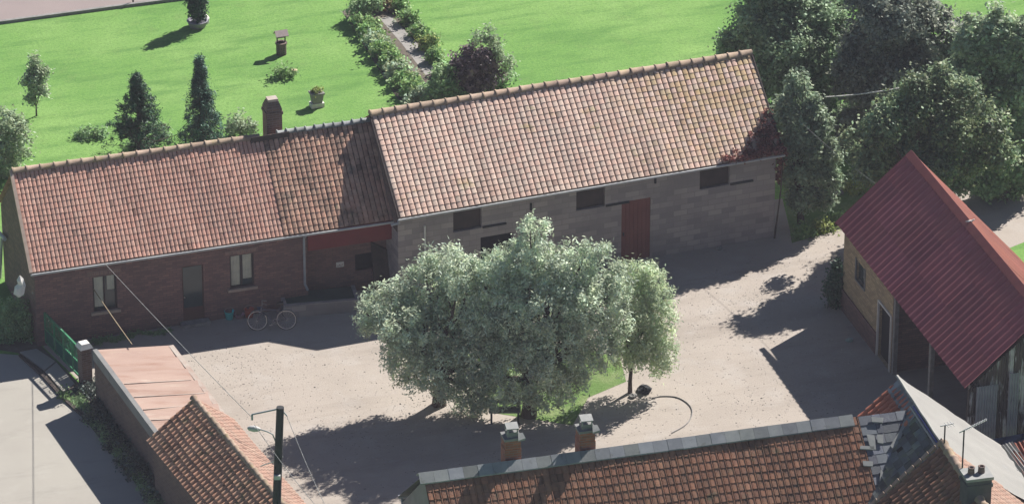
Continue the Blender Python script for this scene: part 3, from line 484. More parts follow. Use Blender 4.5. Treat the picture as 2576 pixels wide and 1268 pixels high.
for k, (u, v, s) in enumerate(((2025, 592, 26), (2070, 580, 28), (2105, 560, 24), (2150, 480, 30))):
    bush('verge_weed', (u, v), ('low weeds %s on the grass strip right of the barn' % ('nearest the barn', 'second from the barn', 'third from the barn', 'nearest the shed')[k]), 'plant', [(u, v-6, s, 10)], X['l_yel'] if k % 2 else X['l_bed'], 1000, .12, 73+k, 'weeds on the grass strip', False)
# conifers
def conifer(name, px, top, w, label, leaf, seed, weep=0., n=9000):
    base = at(*px); t = thing(name, base, label, 'conifer'); zt = onv(px[0], top, base, fh)[2]; r = np.random.default_rng(seed); mb = MB(); mb.tube([base, base+[0, 0, zt*.6], base+[0, 0, zt*.98]], [.10, .06, .012], 7)
    bl = []
    K = 190
    for k in range(K):
        f = (k/K)**.85; z = zt*(.06+.93*f); R = w*(1-f)**1.0*r.uniform(.6, 1.2); a = r.uniform(0, 6.283); e = base+np.array([math.cos(a)*R, math.sin(a)*R, z-weep*R*.8+.05]); m = base+[0, 0, z]
        mb.tube([m, (m+e)/2+[0, 0, weep*.1], e], [.02, .012, .004], 4)
        for q in np.linspace(.25, 1, 4): p = m+(e-m)*q+np.array([0, 0, weep*.2*math.sin(q*3)]); bl.append((p[0], p[1], max(.1, p[2]), .12, .12, .06+weep*.10))
    mb.build('trunk', X['bark'], t, True); foliage('crown', leaf, t, bl, .15, .2, n, .11, 16, weep*.12, seed, .1, tint=(.5, 1.5)); return t
conifer('spruce_tree', (352, 400), 190, 1.55, 'dark broad spruce on the lawn, left one of the two conifers', X['l_con'], 81, 0., 14000)
conifer('weeping_conifer', (510, 380), 152, 1.25, 'taller weeping conifer with drooping tips, right one of the two conifers', X['l_con2'], 82, .9, 15000)
# ------------------------------------------------------------------ lawn ornaments
b0 = at(497, 68); t = thing('potted_conifer', b0, 'dark columnar shrub in a round pale planter at the top of the lawn', 'potted plant')
mb = MB(); mb.lathe(b0, [(.0, .02), (.30, .02), (.38, .24), (.40, .26), (.34, .26), (.33, .2), (0, .2)]); mb.build('planter', M('lavender_grey_pot', (.30, .29, .34), (.22, .21, .25), 5), t, True)
foliage('foliage', X['l_con'], t, [(b0[0], b0[1], .75, .38, .38, .55), (b0[0], b0[1], 1.3, .42, .42, .6), (b0[0], b0[1], 1.7, .3, .3, .5)], .12, .4, 7000, .12, 30, 0, 83, .3)
b0 = at(516, 58); mb = MB(); mb.lathe(b0, [(0, .0), (.16, .0), (.17, .18), (.10, .30), (0, .34)], 10); tag(mb.build('garden_ornament', X['white'], org=b0), 'small cream coloured ornament beside the planter of the dark columnar shrub', 'ornament')
b0 = at(708, 137); t = thing('wishing_well', b0, 'little stone wishing well with a pale pitched roof on the lawn', 'ornament')
mb = MB(); mb.lathe(b0, [(.0, 0), (.19, 0), (.19, .42), (.22, .42), (.22, .48), (.14, .48), (.14, .2), (0, .2)], 14); mb.build('well_ring', X['brick2'], t)
G = lambda a, d, z: b0+np.array([a, d, z])
mb = MB(); mb.bar(G(-.15, 0, .45), G(-.15, 0, .82), .04); mb.bar(G(.15, 0, .45), G(.15, 0, .82), .04); mb.bar(G(-.17, 0, .66), G(.17, 0, .66), .03); mb.build('post', X['wood_dark'], t)
mb = MB(); mb.box8([G(-.24, -.2, .76), G(.24, -.2, .76), G(.24, 0, .93), G(-.24, 0, .93), G(-.24, -.2, .79), G(.24, -.2, .79), G(.24, 0, .96), G(-.24, 0, .96)]); mb.box8([G(-.24, 0, .93), G(.24, 0, .93), G(.24, .2, .76), G(-.24, .2, .76), G(-.24, 0, .96), G(.24, 0, .96), G(.24, .2, .79), G(-.24, .2, .79)]); mb.build('roof', M('pink_slate', (.46, .38, .37), (.38, .3, .3), 6), t)
b0 = at(740, 190); t = thing('yard_flower', b0, 'pale round flower head beside the low plant on the lawn', 'flower')
mb = MB(); mb.tube([b0, b0+[0, 0, .16]], .01, 5); mb.build('stem', X['l_bed'], t); mb = MB(); mb.lathe(b0, [(0, .16), (.10, .17), (.13, .2), (.08, .23), (0, .22)], 10); mb.build('bloom', M('cream_petal', (.55, .45, .3), (.4, .3, .2), 9), t, True)
b0 = at(797, 268); t = thing('stone_planter', b0, 'stone planter with yellowish plant on a white block, on the lawn right of the chimney', 'planter')
mb = MB(); mb.box(G, -.24, .24, -.16, .16, 0, .16); mb.build('base_block', X['white'], t)
mb = MB(); n = 4; F = [G(-.17, -.13, .161), G(.17, -.13, .161), G(.17, .13, .161), G(-.17, .13, .161)]; mb.box8(F+[G(-.22, -.17, .50), G(.22, -.17, .50), G(.22, .17, .50), G(-.22, .17, .50)]); mb.box(G, -.25, .25, -.2, .2, .501, .56); mb.build('trough', X['stone'], t)
foliage('plant', X['l_yel'], t, [(b0[0], b0[1], .62, .24, .18, .09)], .09, .5, 500, .07, 20, 0, 84, .1)
for k, (u, v) in enumerate(((335, 3), )):
    b0 = at(u, v+8); t = thing('marker_post', b0, 'short dark marker post at the kerb of the pink pavement', 'post'); mb = MB(); mb.tube([b0, b0+[0, 0, .5]], [.035, .03], 7); mb.build('post_shaft', X['wood_dark'], t); mb = MB(); mb.tube([b0+[0, 0, .501], b0+[0, 0, .55]], [.045, .02], 7); mb.build('post_cap', X['brown_door'], t)
# ------------------------------------------------------------------ gate, pillars, annex wall (left)
pc = at(213, 968); pf = at(108, 860)
GF = Fr(pc, pf)                                # gate line, running away from the near pillar
def pillar(F, s, hgt, label, mat, capm):
    t = thing('gate_pillar', F(s, 0, 0), label, 'gate pillar', 'pillars of the green gate'); mb = MB(); mb.box(F, s-.17, s+.17, -.17, .17, 0, hgt); mb.build('shaft', mat, t)
    mb = MB(); mb.box8([F(s-.22, -.22, hgt+.002), F(s+.22, -.22, hgt+.002), F(s+.22, .22, hgt+.002), F(s-.22, .22, hgt+.002), F(s-.14, -.14, hgt+.16), F(s+.14, -.14, hgt+.16), F(s+.14, .14, hgt+.16), F(s-.14, .14, hgt+.16)]); mb.build('cap', capm, t)
pillar(GF, -.1, 1.42, 'brick gate pillar with a rounded white cap at the end of the pink roofed annex', X['brick2'], X['white'])
pillar(GF, GF.len, 1.75, 'mossy brick gate pillar at the corner of the brick house', X['brick2'], X['stone'])
gt = thing('metal_gate', GF(GF.len/2, 0, 0), 'green painted metal gate with solid lower panels between the two brick pillars', 'gate')
L0, L1 = .12, GF.len-.25; mb = MB()
for z, w in ((.14, .06), (.62, .05), (1.18, .06)): mb.bar(GF(L0, 0, z), GF(L1, 0, z), w)
for s in np.linspace(L0, L1, 5): mb.bar(GF(s, 0, .10), GF(s, 0, 1.2), .06)
mb.build('gate_frame', X['green'], gt)
mb = MB(); S5 = np.linspace(L0, L1, 5)
for a, b in zip(S5, S5[1:]): mb.box(GF, a+.07, b-.07, -.01, .01, .20, .60)
mb.build('lower_panel', X['green_dk'], gt)
mb = MB()
for s in np.arange(L0+.12, L1, .12): mb.bar(GF(s, 0, .62), GF(s, 0, 1.15), .018)
for a, b in zip(S5, S5[1:]):
    m = (a+b)/2; mb.tube([GF(m+.16*math.cos(q), -.02, .9+.16*math.sin(q)) for q in np.linspace(0, 6.283, 14)], .012, 5)
mb.build('gate_bar', X['green'], gt)
# annex
z0 = 1.78; A0 = at(236, 880, z0); A1 = at(398, 1098, z0); AF = Fr(A0, A1)     # runs toward the viewer, +d is to the right
an = thing('lean_to_annex', AF(2.5, 1.2, 0), 'low outbuilding with pale pink sheet roof between the green gate and the tiled shed', 'outbuilding')
AL = AF.len+.6; AW = 2.55
mb = MB(); mb.face([AF(0, 0, 0), AF(AL, 0, 0), AF(AL, 0, z0-.36), AF(0, 0, z0-.36)]); mb.face([AF(0, 0, 0), AF(0, AW, 0), AF(0, AW, z0-.45), AF(0, 0, z0-.1)]); mb.face([AF(0, AW-.1, 0), AF(AL, AW-.1, 0), AF(AL, AW-.1, z0-.5), AF(0, AW-.1, z0-.5)]); mb.face([AF(AL, 0, 0), AF(AL, AW, 0), AF(AL, AW, z0-.5), AF(AL, 0, z0-.1)]); mb.build('wall', X['brick2'], an)
mb = MB(); mb.box(AF, -.03, AL, -.03, .12, z0-.35, z0+.0); mb.build('coping', X['render'], an)
mb = MB(); e = 1
rows = [AF(0, .12, z0-.03)]
ns = 8; seg = AL/ns; roofp = []
for k in range(ns):
    a = k*seg; z_ = .014*k
    mb.box8([AF(a, .122, z0-.09), AF(a+seg*1.0-.002, .122, z0-.10), AF(a+seg-.002, AW, z0-.46), AF(a, AW, z0-.45), AF(a, .122, z0-.02-.003*(k % 2)), AF(a+seg-.002, .122, z0-.045-.003*(k % 2)), AF(a+seg-.002, AW+.05, z0-.41), AF(a, AW+.05, z0-.38)], (rt(.93, 1.07),)*3)
mb.build('roof', X['sheet_pink'], an)
mb = MB()
for k in range(3, ns):
    a = k*seg; mb.bar(AF(a+rt(-.1, .1), .15, z0-.012), AF(a+rt(-.1, .1), AW*rt(.75, 1), z0-.372), .03, .035)
mb.build('roof_lap', X['edging'], an)
mb = MB(); mb.bar(AF(.02, AW-.0, z0-.372), AF(AL, AW-.0, z0-.412), .16, .03); mb.build('roof_edging', X['edging'], an)
# small tiled shed, lower left
SF = Fr((-11.154, -9.708), (-10.45, -17.2)); SE, SR, SD = 1.9, 3.02, 1.56
sh = thing('tiled_shed', SF(3, 1.5, 0), 'small shed with mossy orange tiled roof beside the utility pole at lower left', 'shed')
mb = MB(); mb.face([SF(.08, .18, 0), SF(SF.len, .18, 0), SF(SF.len, .18, SE+.1), SF(.08, .18, SE+.1)]); mb.face([SF(.08, .18, 0), SF(.08, .18, SE+.1), SF(.08, SD, SR-.05), SF(.08, 2.65, 2.0), SF(.08, 2.65, 0)]); mb.face([SF(.08, 2.65, 0), SF(SF.len, 2.65, 0), SF(SF.len, 2.65, 1.9), SF(.08, 2.65, 2.0)]); mb.face([SF(SF.len, .18, 0), SF(SF.len, .18, SE+.1), SF(SF.len, SD, SR-.05), SF(SF.len, 2.65, 1.9), SF(SF.len, 2.65, 0)]); mb.build('wall', X['brick2'], sh)
tile_roof('roof', X['tile_moss'], sh, SF(0, 0, SE), SF(SF.len, 0, SE), SF(SF.len, SD, SR), SF(0, SD, SR), 36, 8, amp=.04, thick=.035, var=.2, rib=[(0, -.6), (.10, -.6), (.16, .0), (.3, .55), (.55, 1.), (.75, .9), (.90, .4), (.97, -.2), (1., -.6)])
X['tile_orange'] = M('orange_clay', (.33, .21, .16), (.26, .165, .13), 4, bump=.25)
tile_roof('east_roof', X['tile_orange'], sh, SF(0, 2.8, 2.0), SF(SF.len, 2.8, 2.0), SF(SF.len, SD, SR), SF(0, SD, SR), 36, 7, amp=.03, thick=.02, var=.06)
ridge_caps('ridge', X['ridge'], sh, SF(-.02, SD, SR+.02), SF(SF.len, SD, SR+.02), 20, .09, 1.3)
# ivy bank
bk = [at(*p) for p in [(225, 985), (262, 1030), (300, 1080), (340, 1130), (390, 1190), (440, 1250), (500, 1330), (250, 1060), (300, 1120), (350, 1185), (400, 1245), (450, 1310), (285, 1060), (330, 1170)]]
bo = foliage('bank_plants', X['l_ivy'], None, [(p[0], p[1], .08, .55, .6, .10) for p in bk], .10, .6, 15000, .22, 25, 0, 91, 0., org=at(340, 1130), tint=(.5, 1.9)); tag(bo, 'low dark leafy ground cover on the bank below the annex wall', 'ground cover', None, 'stuff')
bo = foliage('verge_grass', X['l_mid'], None, [(*at(u, v)[:2], .04, .28, .5, .05) for u, v in along([(200, 1010), (260, 1085), (320, 1165), (400, 1270), (450, 1330)], 16)], .12, .2, 9000, .14, 25, 0, 92, 0., org=at(260, 1085)); tag(bo, 'rough grass along the edge of the concrete road', 'grass', None, 'stuff')
# ------------------------------------------------------------------ red roofed shed (right)
R = Fr((13.319, -5.383), (12.631, -17.049)); RE, RD, RR = 3.1, 2.49, 5.42; RL = R.len      # +d is to the right (east)
rs_ = thing('open_shed', R(6, 2.5, 0), 'tall open fronted shed with a dark red corrugated roof at the right of the yard', 'shed')
NW = 36; RLr = RL+.0; RR = 5.32; EZ = 2.1; ec = at(2566, 655, EZ); es = float((ec-R.o)@R.u); E2 = float((ec-R.o)@R.w)-RD
corrugated('roof', X['sheet_red'], rs_, R(0, 0, RE), R(RLr, 0, RE), R(RLr, RD, RR), R(0, RD, RR), NW, .05, tiers=3)
X_ = 0
corrugated('east_roof', X['sheet_rust'], rs_, R(es, RD+E2, EZ), R(RLr, RD+E2, EZ), R(RLr, RD, RR), R(0, RD, RR), NW, .03, tiers=2)
mb = MB(); a, b = R(-.02, RD, RR+.09), R(RLr+.02, RD, RR+.09)
for d0, z in ((-.20, -.17), (.12, -.15)):
    mb.face([R(-.03, RD, RR+.10), R(RLr+.03, RD, RR+.10), R(RLr+.03, RD+d0, RR+.10+z), R(-.03, RD+d0, RR+.10+z)])
    mb.face([R(-.03, RD, RR+.075), R(RLr+.03, RD, RR+.075), R(RLr+.03, RD+d0, RR+.075+z), R(-.03, RD+d0, RR+.075+z)][::-1])
mb.build('ridge_cap', M('red_ridge', (.26, .075, .07), (.20, .06, .06), 3, rough=.7), rs_)
mb = MB(); mb.bar(R(-.03, -.02, RE-.04), R(-.03, RD, RR-.02), .05, .14); mb.build('verge_board', X['red_board'], rs_)
rw = .25; s1 = R.sz(2243, 870, rw)[0]; wn = rect(R, rw, 2152, 660, 2176, 720); dn = rect(R, rw, 2207, 820, 2242, 930); dn[2] = .02
k = R.sz(2165, 690, rw); wn = [k[0]-.42, k[0]+.42, k[1]-.35, k[1]+.35]; k = R.sz(2225, 860, rw); dn = [s1-1.25, s1-.12, .02, 1.95]
mb = MB(); wall_holes(mb, R, rw, .08, s1, .0, RE-.0, [wn, dn], .15); mb.build('wall', X['brick_tan'], rs_)
mb = MB(); mb.box(R, .06, s1-1.35, rw-.05, rw-.003, 0, .75); mb.build('plinth', X['brick'], rs_)
mb = MB(); mb.face([R(.08, rw, 0), R(.08, rw, RE), R(.08, RD, RR-.12), R(es+.1, RD+E2-.2, EZ), R(es+.1, RD+E2-.2, 0)]); mb.face([R(es+.1, RD+E2-.2, 0), R(RL-.1, RD+E2-.2, 0), R(RL-.1, RD+E2-.2, EZ+.1), R(es+.1, RD+E2-.2, EZ+.1)]); mb.face([R(s1, rw, 0), R(s1, RD+E2-.2, 0), R(s1, RD+E2-.2, EZ), R(s1, rw, RE-.1)]); mb.build('rear_wall', X['brick'], rs_)
mb = MB(); mb.box(R, wn[0], wn[1], rw+.10, rw+.13, wn[2], wn[3]); w_ = mb.build('window', X['glass_dark'], rs_)
mb = MB()
for x0, x1, za, zb in ((wn[0]-.05, wn[0]+.02, wn[2]-.05, wn[3]+.05), (wn[1]-.02, wn[1]+.05, wn[2]-.05, wn[3]+.05), (wn[0]+.021, wn[1]-.021, wn[2]-.06, wn[2])): mb.box(R, x0, x1, rw-.03, rw+.02, za, zb)
mb.build('window_frame', X['render'], w_)
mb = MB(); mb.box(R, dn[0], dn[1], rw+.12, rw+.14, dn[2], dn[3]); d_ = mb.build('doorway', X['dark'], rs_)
mb = MB()
for x0, x1, za, zb in ((dn[0]-.05, dn[0]+.01, 0, 2.0), (dn[1]-.01, dn[1]+.07, 0, 2.0), (dn[0]+.011, dn[1]-.011, dn[3], dn[3]+.07)): mb.box(R, x0, x1, rw-.04, rw+.02, za, zb)
mb.build('door_frame', X['white'], d_)
for u, v in ((2248, 900), (2337, 1000), (2436, 1080)):
    s = R.sz(u, v, rw+.05)[0]; mb = MB(); mb.bar(R(s, rw+.08, 0), R(s, rw+.08, RE-.05), .14); mb.build('post', X['stone'], rs_)
mb = MB(); mb.bar(R(s1, rw+.08, RE-.12), R(RL-.1, rw+.08, RE-.12), .12, .16); mb.build('wall_plate', X['wood_dark'], rs_)
GW = Fr(R(RL-.12, .12, 0), R(RL-.12, RD+E2, 0))
mb = MB(); sub = 6; W = GW.len; nw = 62
pr = [(W*i/(nw*sub), .018*math.cos(2*math.pi*i/sub)) for i in range(nw*sub+1)]
top = lambda s: (RE+(RR-RE)*min(1, s/RD) if s < RD else RR-(RR-EZ)*(s-RD)/E2)-.12
mb.grid([[GW(s, -.03+w, 0) for s, w in pr], [GW(s, -.03+w, min(2.1, top(s))) for s, w in pr]]); mb.grid([[GW(s, .03+w, min(2.0, top(s)-.01)) for s, w in pr], [GW(s, .03+w, top(s)) for s, w in pr]]); mb.build('gable_sheeting', X['sheet_wall'], rs_)
for k, (s0_, s2_, za, zb) in enumerate(((.25, .95, .0, 3.1), (1.3, 1.65, .6, 3.4))):
    mb = MB(); q = [p for p in pr if s0_ <= p[0] <= s2_]; mb.grid([[GW(s, -.06+w*(1 if 0 else 1), za) for s, w in q], [GW(s, -.06+w, zb) for s, w in q]]); mb.build('pale_sheet', X['zinc'], rs_)
# ------------------------------------------------------------------ near farmhouse (bottom)
N_ = Fr((-5.902, -20.514), (8.689, -21.593)); NR = 5.5; NL = N_.len; ts = 13.0
nh = thing('tiled_farmhouse', N_(7, 0, 0), 'nearest long building at the bottom edge with weathered orange tiles and a grey ridge', 'house')
fd, fz, bdp, bz = 3.3, 2.7, 3.2, 3.0
mb = MB(); mb.face([N_(.1, -fd+.3, 0), N_(.1, bdp-.3, 0), N_(.1, bdp-.3, bz), N_(.1, 0, NR-.06), N_(.1, -fd+.3, fz+.1)]); mb.face([N_(.1, bdp-.3, 0), N_(NL+3, bdp-.3, 0), N_(NL+3, bdp-.3, bz+.1), N_(.1, bdp-.3, bz+.1)]); mb.face([N_(.1, -fd+.3, 0), N_(NL+3, -fd+.3, 0), N_(NL+3, -fd+.3, fz+.2), N_(.1, -fd+.3, fz+.2)]); mb.build('wall', X['render'], nh)
tsf = N_.sz(2180, 1268, 0)[0]
tile_roof('roof', X['tile_dark'], nh, N_(0, -fd, fz), N_(ts, -fd, fz), N_(ts, 0, NR), N_(0, 0, NR), 65, 17, amp=.02, thick=.016, var=.26, rib=[(0, .2), (.02, -1.2), (.10, -1.2), (.12, .0), (.4, .25), (.66, .25), (.80, .0), (.85, .6), (.90, 1.0), (.96, 1.0), (1., .2)])
mb = MB(); mb.face([N_(0, 0, NR), N_(NL, 0, NR), N_(NL, bdp, bz), N_(0, bdp, bz)]); mb.build('rear_roof', X['slate_moss'], nh)
mb = MB()
n = 30
for k in range(n):
    a = -.15+(ts-.0)*k/n; b = a+ts/n-.006; w = rt(.75, 1.2); t = (w, w, w*rt(.95, 1.08)); h = rt(0, .012)
    mb.box8([N_(a, -.26, NR-.16+h), N_(b, -.26, NR-.16+h), N_(b, 0, NR+.06+h), N_(a, 0, NR+.06+h), N_(a, -.26, NR-.12+h), N_(b, -.26, NR-.12+h), N_(b, .0, NR+.10+h), N_(a, .0, NR+.10+h)], t)
    mb.box8([N_(a, 0, NR+.06+h), N_(b, 0, NR+.06+h), N_(b, .22, NR-.12+h), N_(a, .22, NR-.12+h), N_(a, 0, NR+.10+h), N_(b, .0, NR+.10+h), N_(b, .22, NR-.08+h), N_(a, .22, NR-.08+h)], t)
mb.build('ridge', X['ridge_grey'], nh)
# slates, each of its own size, laid in rough courses
def slates(name, mat, parent, F, s0f, s1f, d_of, z_of, rows, w=.3, tv=(.6, 1.5), seed=5, skip=.06):
    r = random.Random(seed); mb = MB(); 
    for j in range(rows):
        t0, t1 = j/rows, (j+1.25)/rows; s = s0f(t0); e = s1f(t0)
        while s < e:
            ww = w*r.uniform(.6, 1.6); b = min(s+ww, e); k = r.uniform(*tv)*(1.5 if r.random() < .06 else 1); z = r.uniform(.02, .045); sk = r.uniform(-.03, .03)
            if r.random() > skip:
                P = lambda a, t, h: F(a, d_of(t), z_of(t)+h)
                lo = [P(s+.004, min(1, t1), z-.03), P(b-.004, min(1, t1), z-.03), P(b-.004, max(0, t0)-0, z), P(s+.004, t0+sk*.0, z+sk*.3)]
                mb.box8([q-np.array([0, 0, .012]) for q in (lo[3], lo[2], lo[1], lo[0])]+[lo[3], lo[2], lo[1], lo[0]], (k, k*r.uniform(.97, 1.05), k*r.uniform(1., 1.12)))
            s = b
    return mb.build(name, mat, parent)
mb = MB(); mb.face([N_(ts, -fd, fz-.03), N_(NL, -fd, fz-.03), N_(NL, 0, NR-.03), N_(ts, 0, NR-.03)]); mb.build('roof_deck', X['dark'], nh)
slates('slate_patch', X['slate'], nh, N_, lambda t: ts+.02, lambda t: NL+.05, lambda t: -fd*(1-t), lambda t: fz+(NR-fz)*t, 14, .32, (.7, 1.35), 6, .012)
for px, tp in ((1286, 1100), (1473, 1080)):
    s, z = N_.sz(px, tp, .35); hw_ = .24; mb = MB(); mb.box(N_, s-hw_, s+hw_, .12, .60, NR-.6, z-.28); mb.box(N_, s-hw_-.0+.015, s+hw_-.015, .135, .585, z-.28, z); c_ = mb.build('chimney', X['brick_red'], nh)
    mb = MB(); mb.box(N_, s-hw_-.02, s+hw_+.02, .11, .61, z+.002, z+.08); mb.box(N_, s-.15, s+.17, .2, .5, z+.081, z+.24); mb.build('chimney_collar', X['render'], c_)
    mb = MB(); mb.box8([N_(s-.18, .16, z+.36), N_(s+.17, .13, z+.36), N_(s+.20, .47, z+.40), N_(s-.16, .50, z+.40), N_(s-.18, .16, z+.39), N_(s+.17, .13, z+.39), N_(s+.20, .47, z+.43), N_(s-.16, .50, z+.43)])
    for a, d in ((-.14, .2), (.14, .2), (.14, .46), (-.14, .46)): mb.bar(N_(s+a, d, z+.2), N_(s+a, d, z+.375), .03)
    mb.build('chimney_cap', X['lead'], c_)
    mb = MB(); mb.box8([N_(s+.12, .02, z+.02), N_(s+.34, .04, z+.03), N_(s+.34, .2, z+.03), N_(s+.16, .2, z+.03), N_(s+.12, .02, z+.06), N_(s+.34, .04, z+.1), N_(s+.30, .2, z+.2), N_(s+.16, .2, z+.2)]); mb.build('mortar_flaunching', X['lead'], c_)
mb = MB(); mb.tube([N_(.05, bdp+.05, bz-.02), N_(4, bdp+.05, bz-.02)], .06, 8); mb.tube([N_(.15, bdp+.05, bz-.05), N_(.15, bdp-.2, bz-.4), N_(.15, bdp-.24, 0)], .04, 8); mb.build('gutter', X['zinc'], nh)
# wing of the farmhouse running toward the viewer at the right
W0 = at(2258, 955, 5.6); W1 = at(2372, 1128, 5.6); WF = Fr(W0, W1); WL = WF.len                     # +d to the right
wg = thing('patched_wing', WF(4, 0, 0), 'lower right wing with mossy slates on one side and a pale tarp on the other', 'building')
wd_, wz = 3.3, 2.6
Pw = lambda s, d, z: WF(s, d, z)
mb = MB(); mb.face([WF(.1, -wd_+.2, 0), WF(.1, -wd_+.2, wz), WF(.1, 0, 5.5), WF(.1, wd_-.2, wz), WF(.1, wd_-.2, 0)]); mb.face([WF(.1, wd_-.2, 0), WF(WL+6, wd_-.2, 0), WF(WL+6, wd_-.2, wz+.1), WF(.1, wd_-.2, wz+.1)]); mb.face([WF(.1, -wd_+.2, 0), WF(WL+6, -wd_+.2, 0), WF(WL+6, -wd_+.2, wz+.1), WF(.1, -wd_+.2, wz+.1)]); mb.build('wall', X['brick2'], wg)
tq = 2.1
tile_roof('tiled_roof', M('bright_clay', (.50, .17, .10), (.40, .13, .08), 5, bump=.3), wg, WF(0, -wd_, wz), WF(tq, -wd_, wz), WF(tq, 0, 5.6), WF(0, 0, 5.6), 9, 14, amp=.045, thick=.035, var=.15, rib=[(0, -.6), (.10, -.6), (.16, .0), (.3, .55), (.55, 1.), (.75, .9), (.90, .4), (.97, -.2), (1., -.6)])
mb = MB(); mb.face([WF(tq, -wd_, wz-.04), WF(WL+.1, -wd_, wz-.04), WF(WL+.1, 0, 5.56), WF(tq, 0, 5.56)]); mb.build('roof_deck', X['dark'], wg)
slates('slate_roof', X['slate_moss'], wg, WF, lambda t: tq, lambda t: WL+.05, lambda t: -wd_*(1-t), lambda t: wz+3.0*t, 18, .26, (.6, 1.7), 9, .05)
mb = MB()
for k in range(7):
    a = .1+k*WL*.45/7; mb.box8([WF(a, -.34, 5.33), WF(a+.4, -.34, 5.33), WF(a+.4, -.02, 5.62), WF(a, -.02, 5.62), WF(a, -.34, 5.37), WF(a+.4, -.34, 5.37), WF(a+.4, -.02, 5.66), WF(a, -.02, 5.66)], (rt(.8, 1.3),)*3)
mb.build('ridge_slate', X['ridge_grey'], wg)
mb = MB(); nn = 26; r2 = np.random.default_rng(3); R0 = []
for j in range(12):
    f = j/11; row = []
    for i in range(nn+1):
        s = -.05+(WL+.25)*i/nn; zz = 5.68-3.0*f*.93+.035*math.sin(i*1.3+j*.6)*f+.02*r2.normal(); row.append(WF(s, .02+wd_*1.02*f, zz))
    R0.append(row)
mb.grid(R0); mb.build('tarp', X['tarp'], wg, True)
mb = MB(); mb.tube([WF(s, .0, 5.70+.01*math.sin(s*5)) for s in np.linspace(-.05, WL, 24)], .05, 6); mb.tube([WF(s, -.12, 5.57) for s in np.linspace(WL*.38, WL, 12)], .035, 6); mb.build('tarp_batten', X['sheet_white'], wg)
mb = MB(); mb.tube([WF(s, -.06, 5.62) for s in np.linspace(WL*.4, WL*.98, 12)], .03, 6); mb.build('blue_flashing', X['blue'], wg)
# tiled section of the wing, nearer
TF = Fr(WF(WL, 0, 0), WF(WL+5.5, 0, 0)); TL = 5.5; TZ = 5.75
tw = thing('tiled_wing', TF(2, 0, 0), 'tiled roof section in the bottom right corner with pinkish east side and raised tile verge', 'building')
mb = MB(); mb.face([TF(.06, -wd_, 0), TF(.06, -wd_, 2.6), TF(.06, 0, TZ-.05), TF(.06, wd_, 2.6), TF(.06, wd_, 0)]); mb.face([TF(.06, -wd_+.1, 0), TF(TL, -wd_+.1, 0), TF(TL, -wd_+.1, 2.7), TF(.06, -wd_+.1, 2.7)]); mb.face([TF(.06, wd_-.1, 0), TF(TL, wd_-.1, 0), TF(TL, wd_-.1, 2.7), TF(.06, wd_-.1, 2.7)]); mb.build('wall', X['brick2'], tw)
tile_roof('roof', X['tile_dark'], tw, TF(0, -wd_-.1, 2.7), TF(TL, -wd_-.1, 2.7), TF(TL, 0, TZ), TF(0, 0, TZ), 25, 15, amp=.05, thick=.04, var=.2, rib=[(0, -.6), (.10, -.6), (.16, .0), (.3, .55), (.55, 1.), (.75, .9), (.90, .4), (.97, -.2), (1., -.6)])
tile_roof('east_roof', X['tile_orange'], tw, TF(0, wd_, 2.8), TF(TL, wd_, 2.8), TF(TL, 0, TZ), TF(0, 0, TZ), 25, 20, amp=.02, thick=.02, var=.06)
mb = MB(); n = 16
for k in range(n):
    f0, f1 = k/n, (k+.8)/n; p = lambda f: TF(-.03, -(wd_+.1)*f, TZ+.1-(TZ-2.7)*f); mb.bar(p(f0)+[0, 0, .03], p(f1), .14, .07, (rt(.8, 1.2),)*3)
mb.build('verge_tile', X['ridge'], tw)
ridge_caps('ridge', X['ridge'], tw, TF(0, 0, TZ+.05), TF(TL, 0, TZ+.05), 12, .13, 1.2)
cs2 = None
cd = -.02; s = s2 = 2.95; z = TZ+.62
mb = MB(); mb.box(TF, s-.30, s+.30, cd-.36, cd+.36, 2.8, z-.02); mb.box(TF, s-.33, s+.33, cd-.39, cd+.39, z-.25, z-.15); c_ = mb.build('chimney', X['render_shade'], tw)
mb = MB(); mb.box(TF, s-.34, s+.34, cd-.40, cd+.40, z-.018, z+.07); mb.build('chimney_crown', X['lead'], c_)
for ds in (-.16, .14):
    mb = MB(); b0 = TF(s, cd+ds, z+.071); mb.lathe(b0, [(.10, 0), (.09, .16), (.10, .17), (.10, .20), (.06, .20), (.06, .1)], 12); mb.build('chimney_pot', X['brick2'], c_, True)
# antennas
def antenna(base, hgt, boom, n, el, label, nm='tv_antenna'):
    t = thing(nm, base, label, 'antenna'); mb = MB(); top = np.array(base)+[0, 0, hgt]; mb.tube([base, top], .022, 6); mb.build('mast', X['pole'], t)
    d = np.array(boom, float); L = np.linalg.norm(d); d /= L; x = np.cross(d, [0, 0, 1.]); x /= np.linalg.norm(x); mb = MB(); mb.tube([top-d*.15, top+d*L], .018, 6)
    for k in range(n): p = top+d*L*(k+.5)/n; mb.tube([p-x*el, p+x*el], .010, 5)
    mb.build('antenna_boom', X['gutter'], t)
b0 = TF(s2-.36, cd-.30, z-.55); zt = onv(2434, 1082, b0, fh)[2]; antenna(b0, zt-b0[2], RT*.62+np.array([0, 0, .35]), 14, .07, 'tall tv antenna with long slanting boom above the grey chimney')
b0 = TF(.15, -.02, TZ+.08); antenna(b0, .62, RT*.25+fh*.1, 3, .14, 'small tv antenna with short arms where tarp meets the tiled wing ridge')
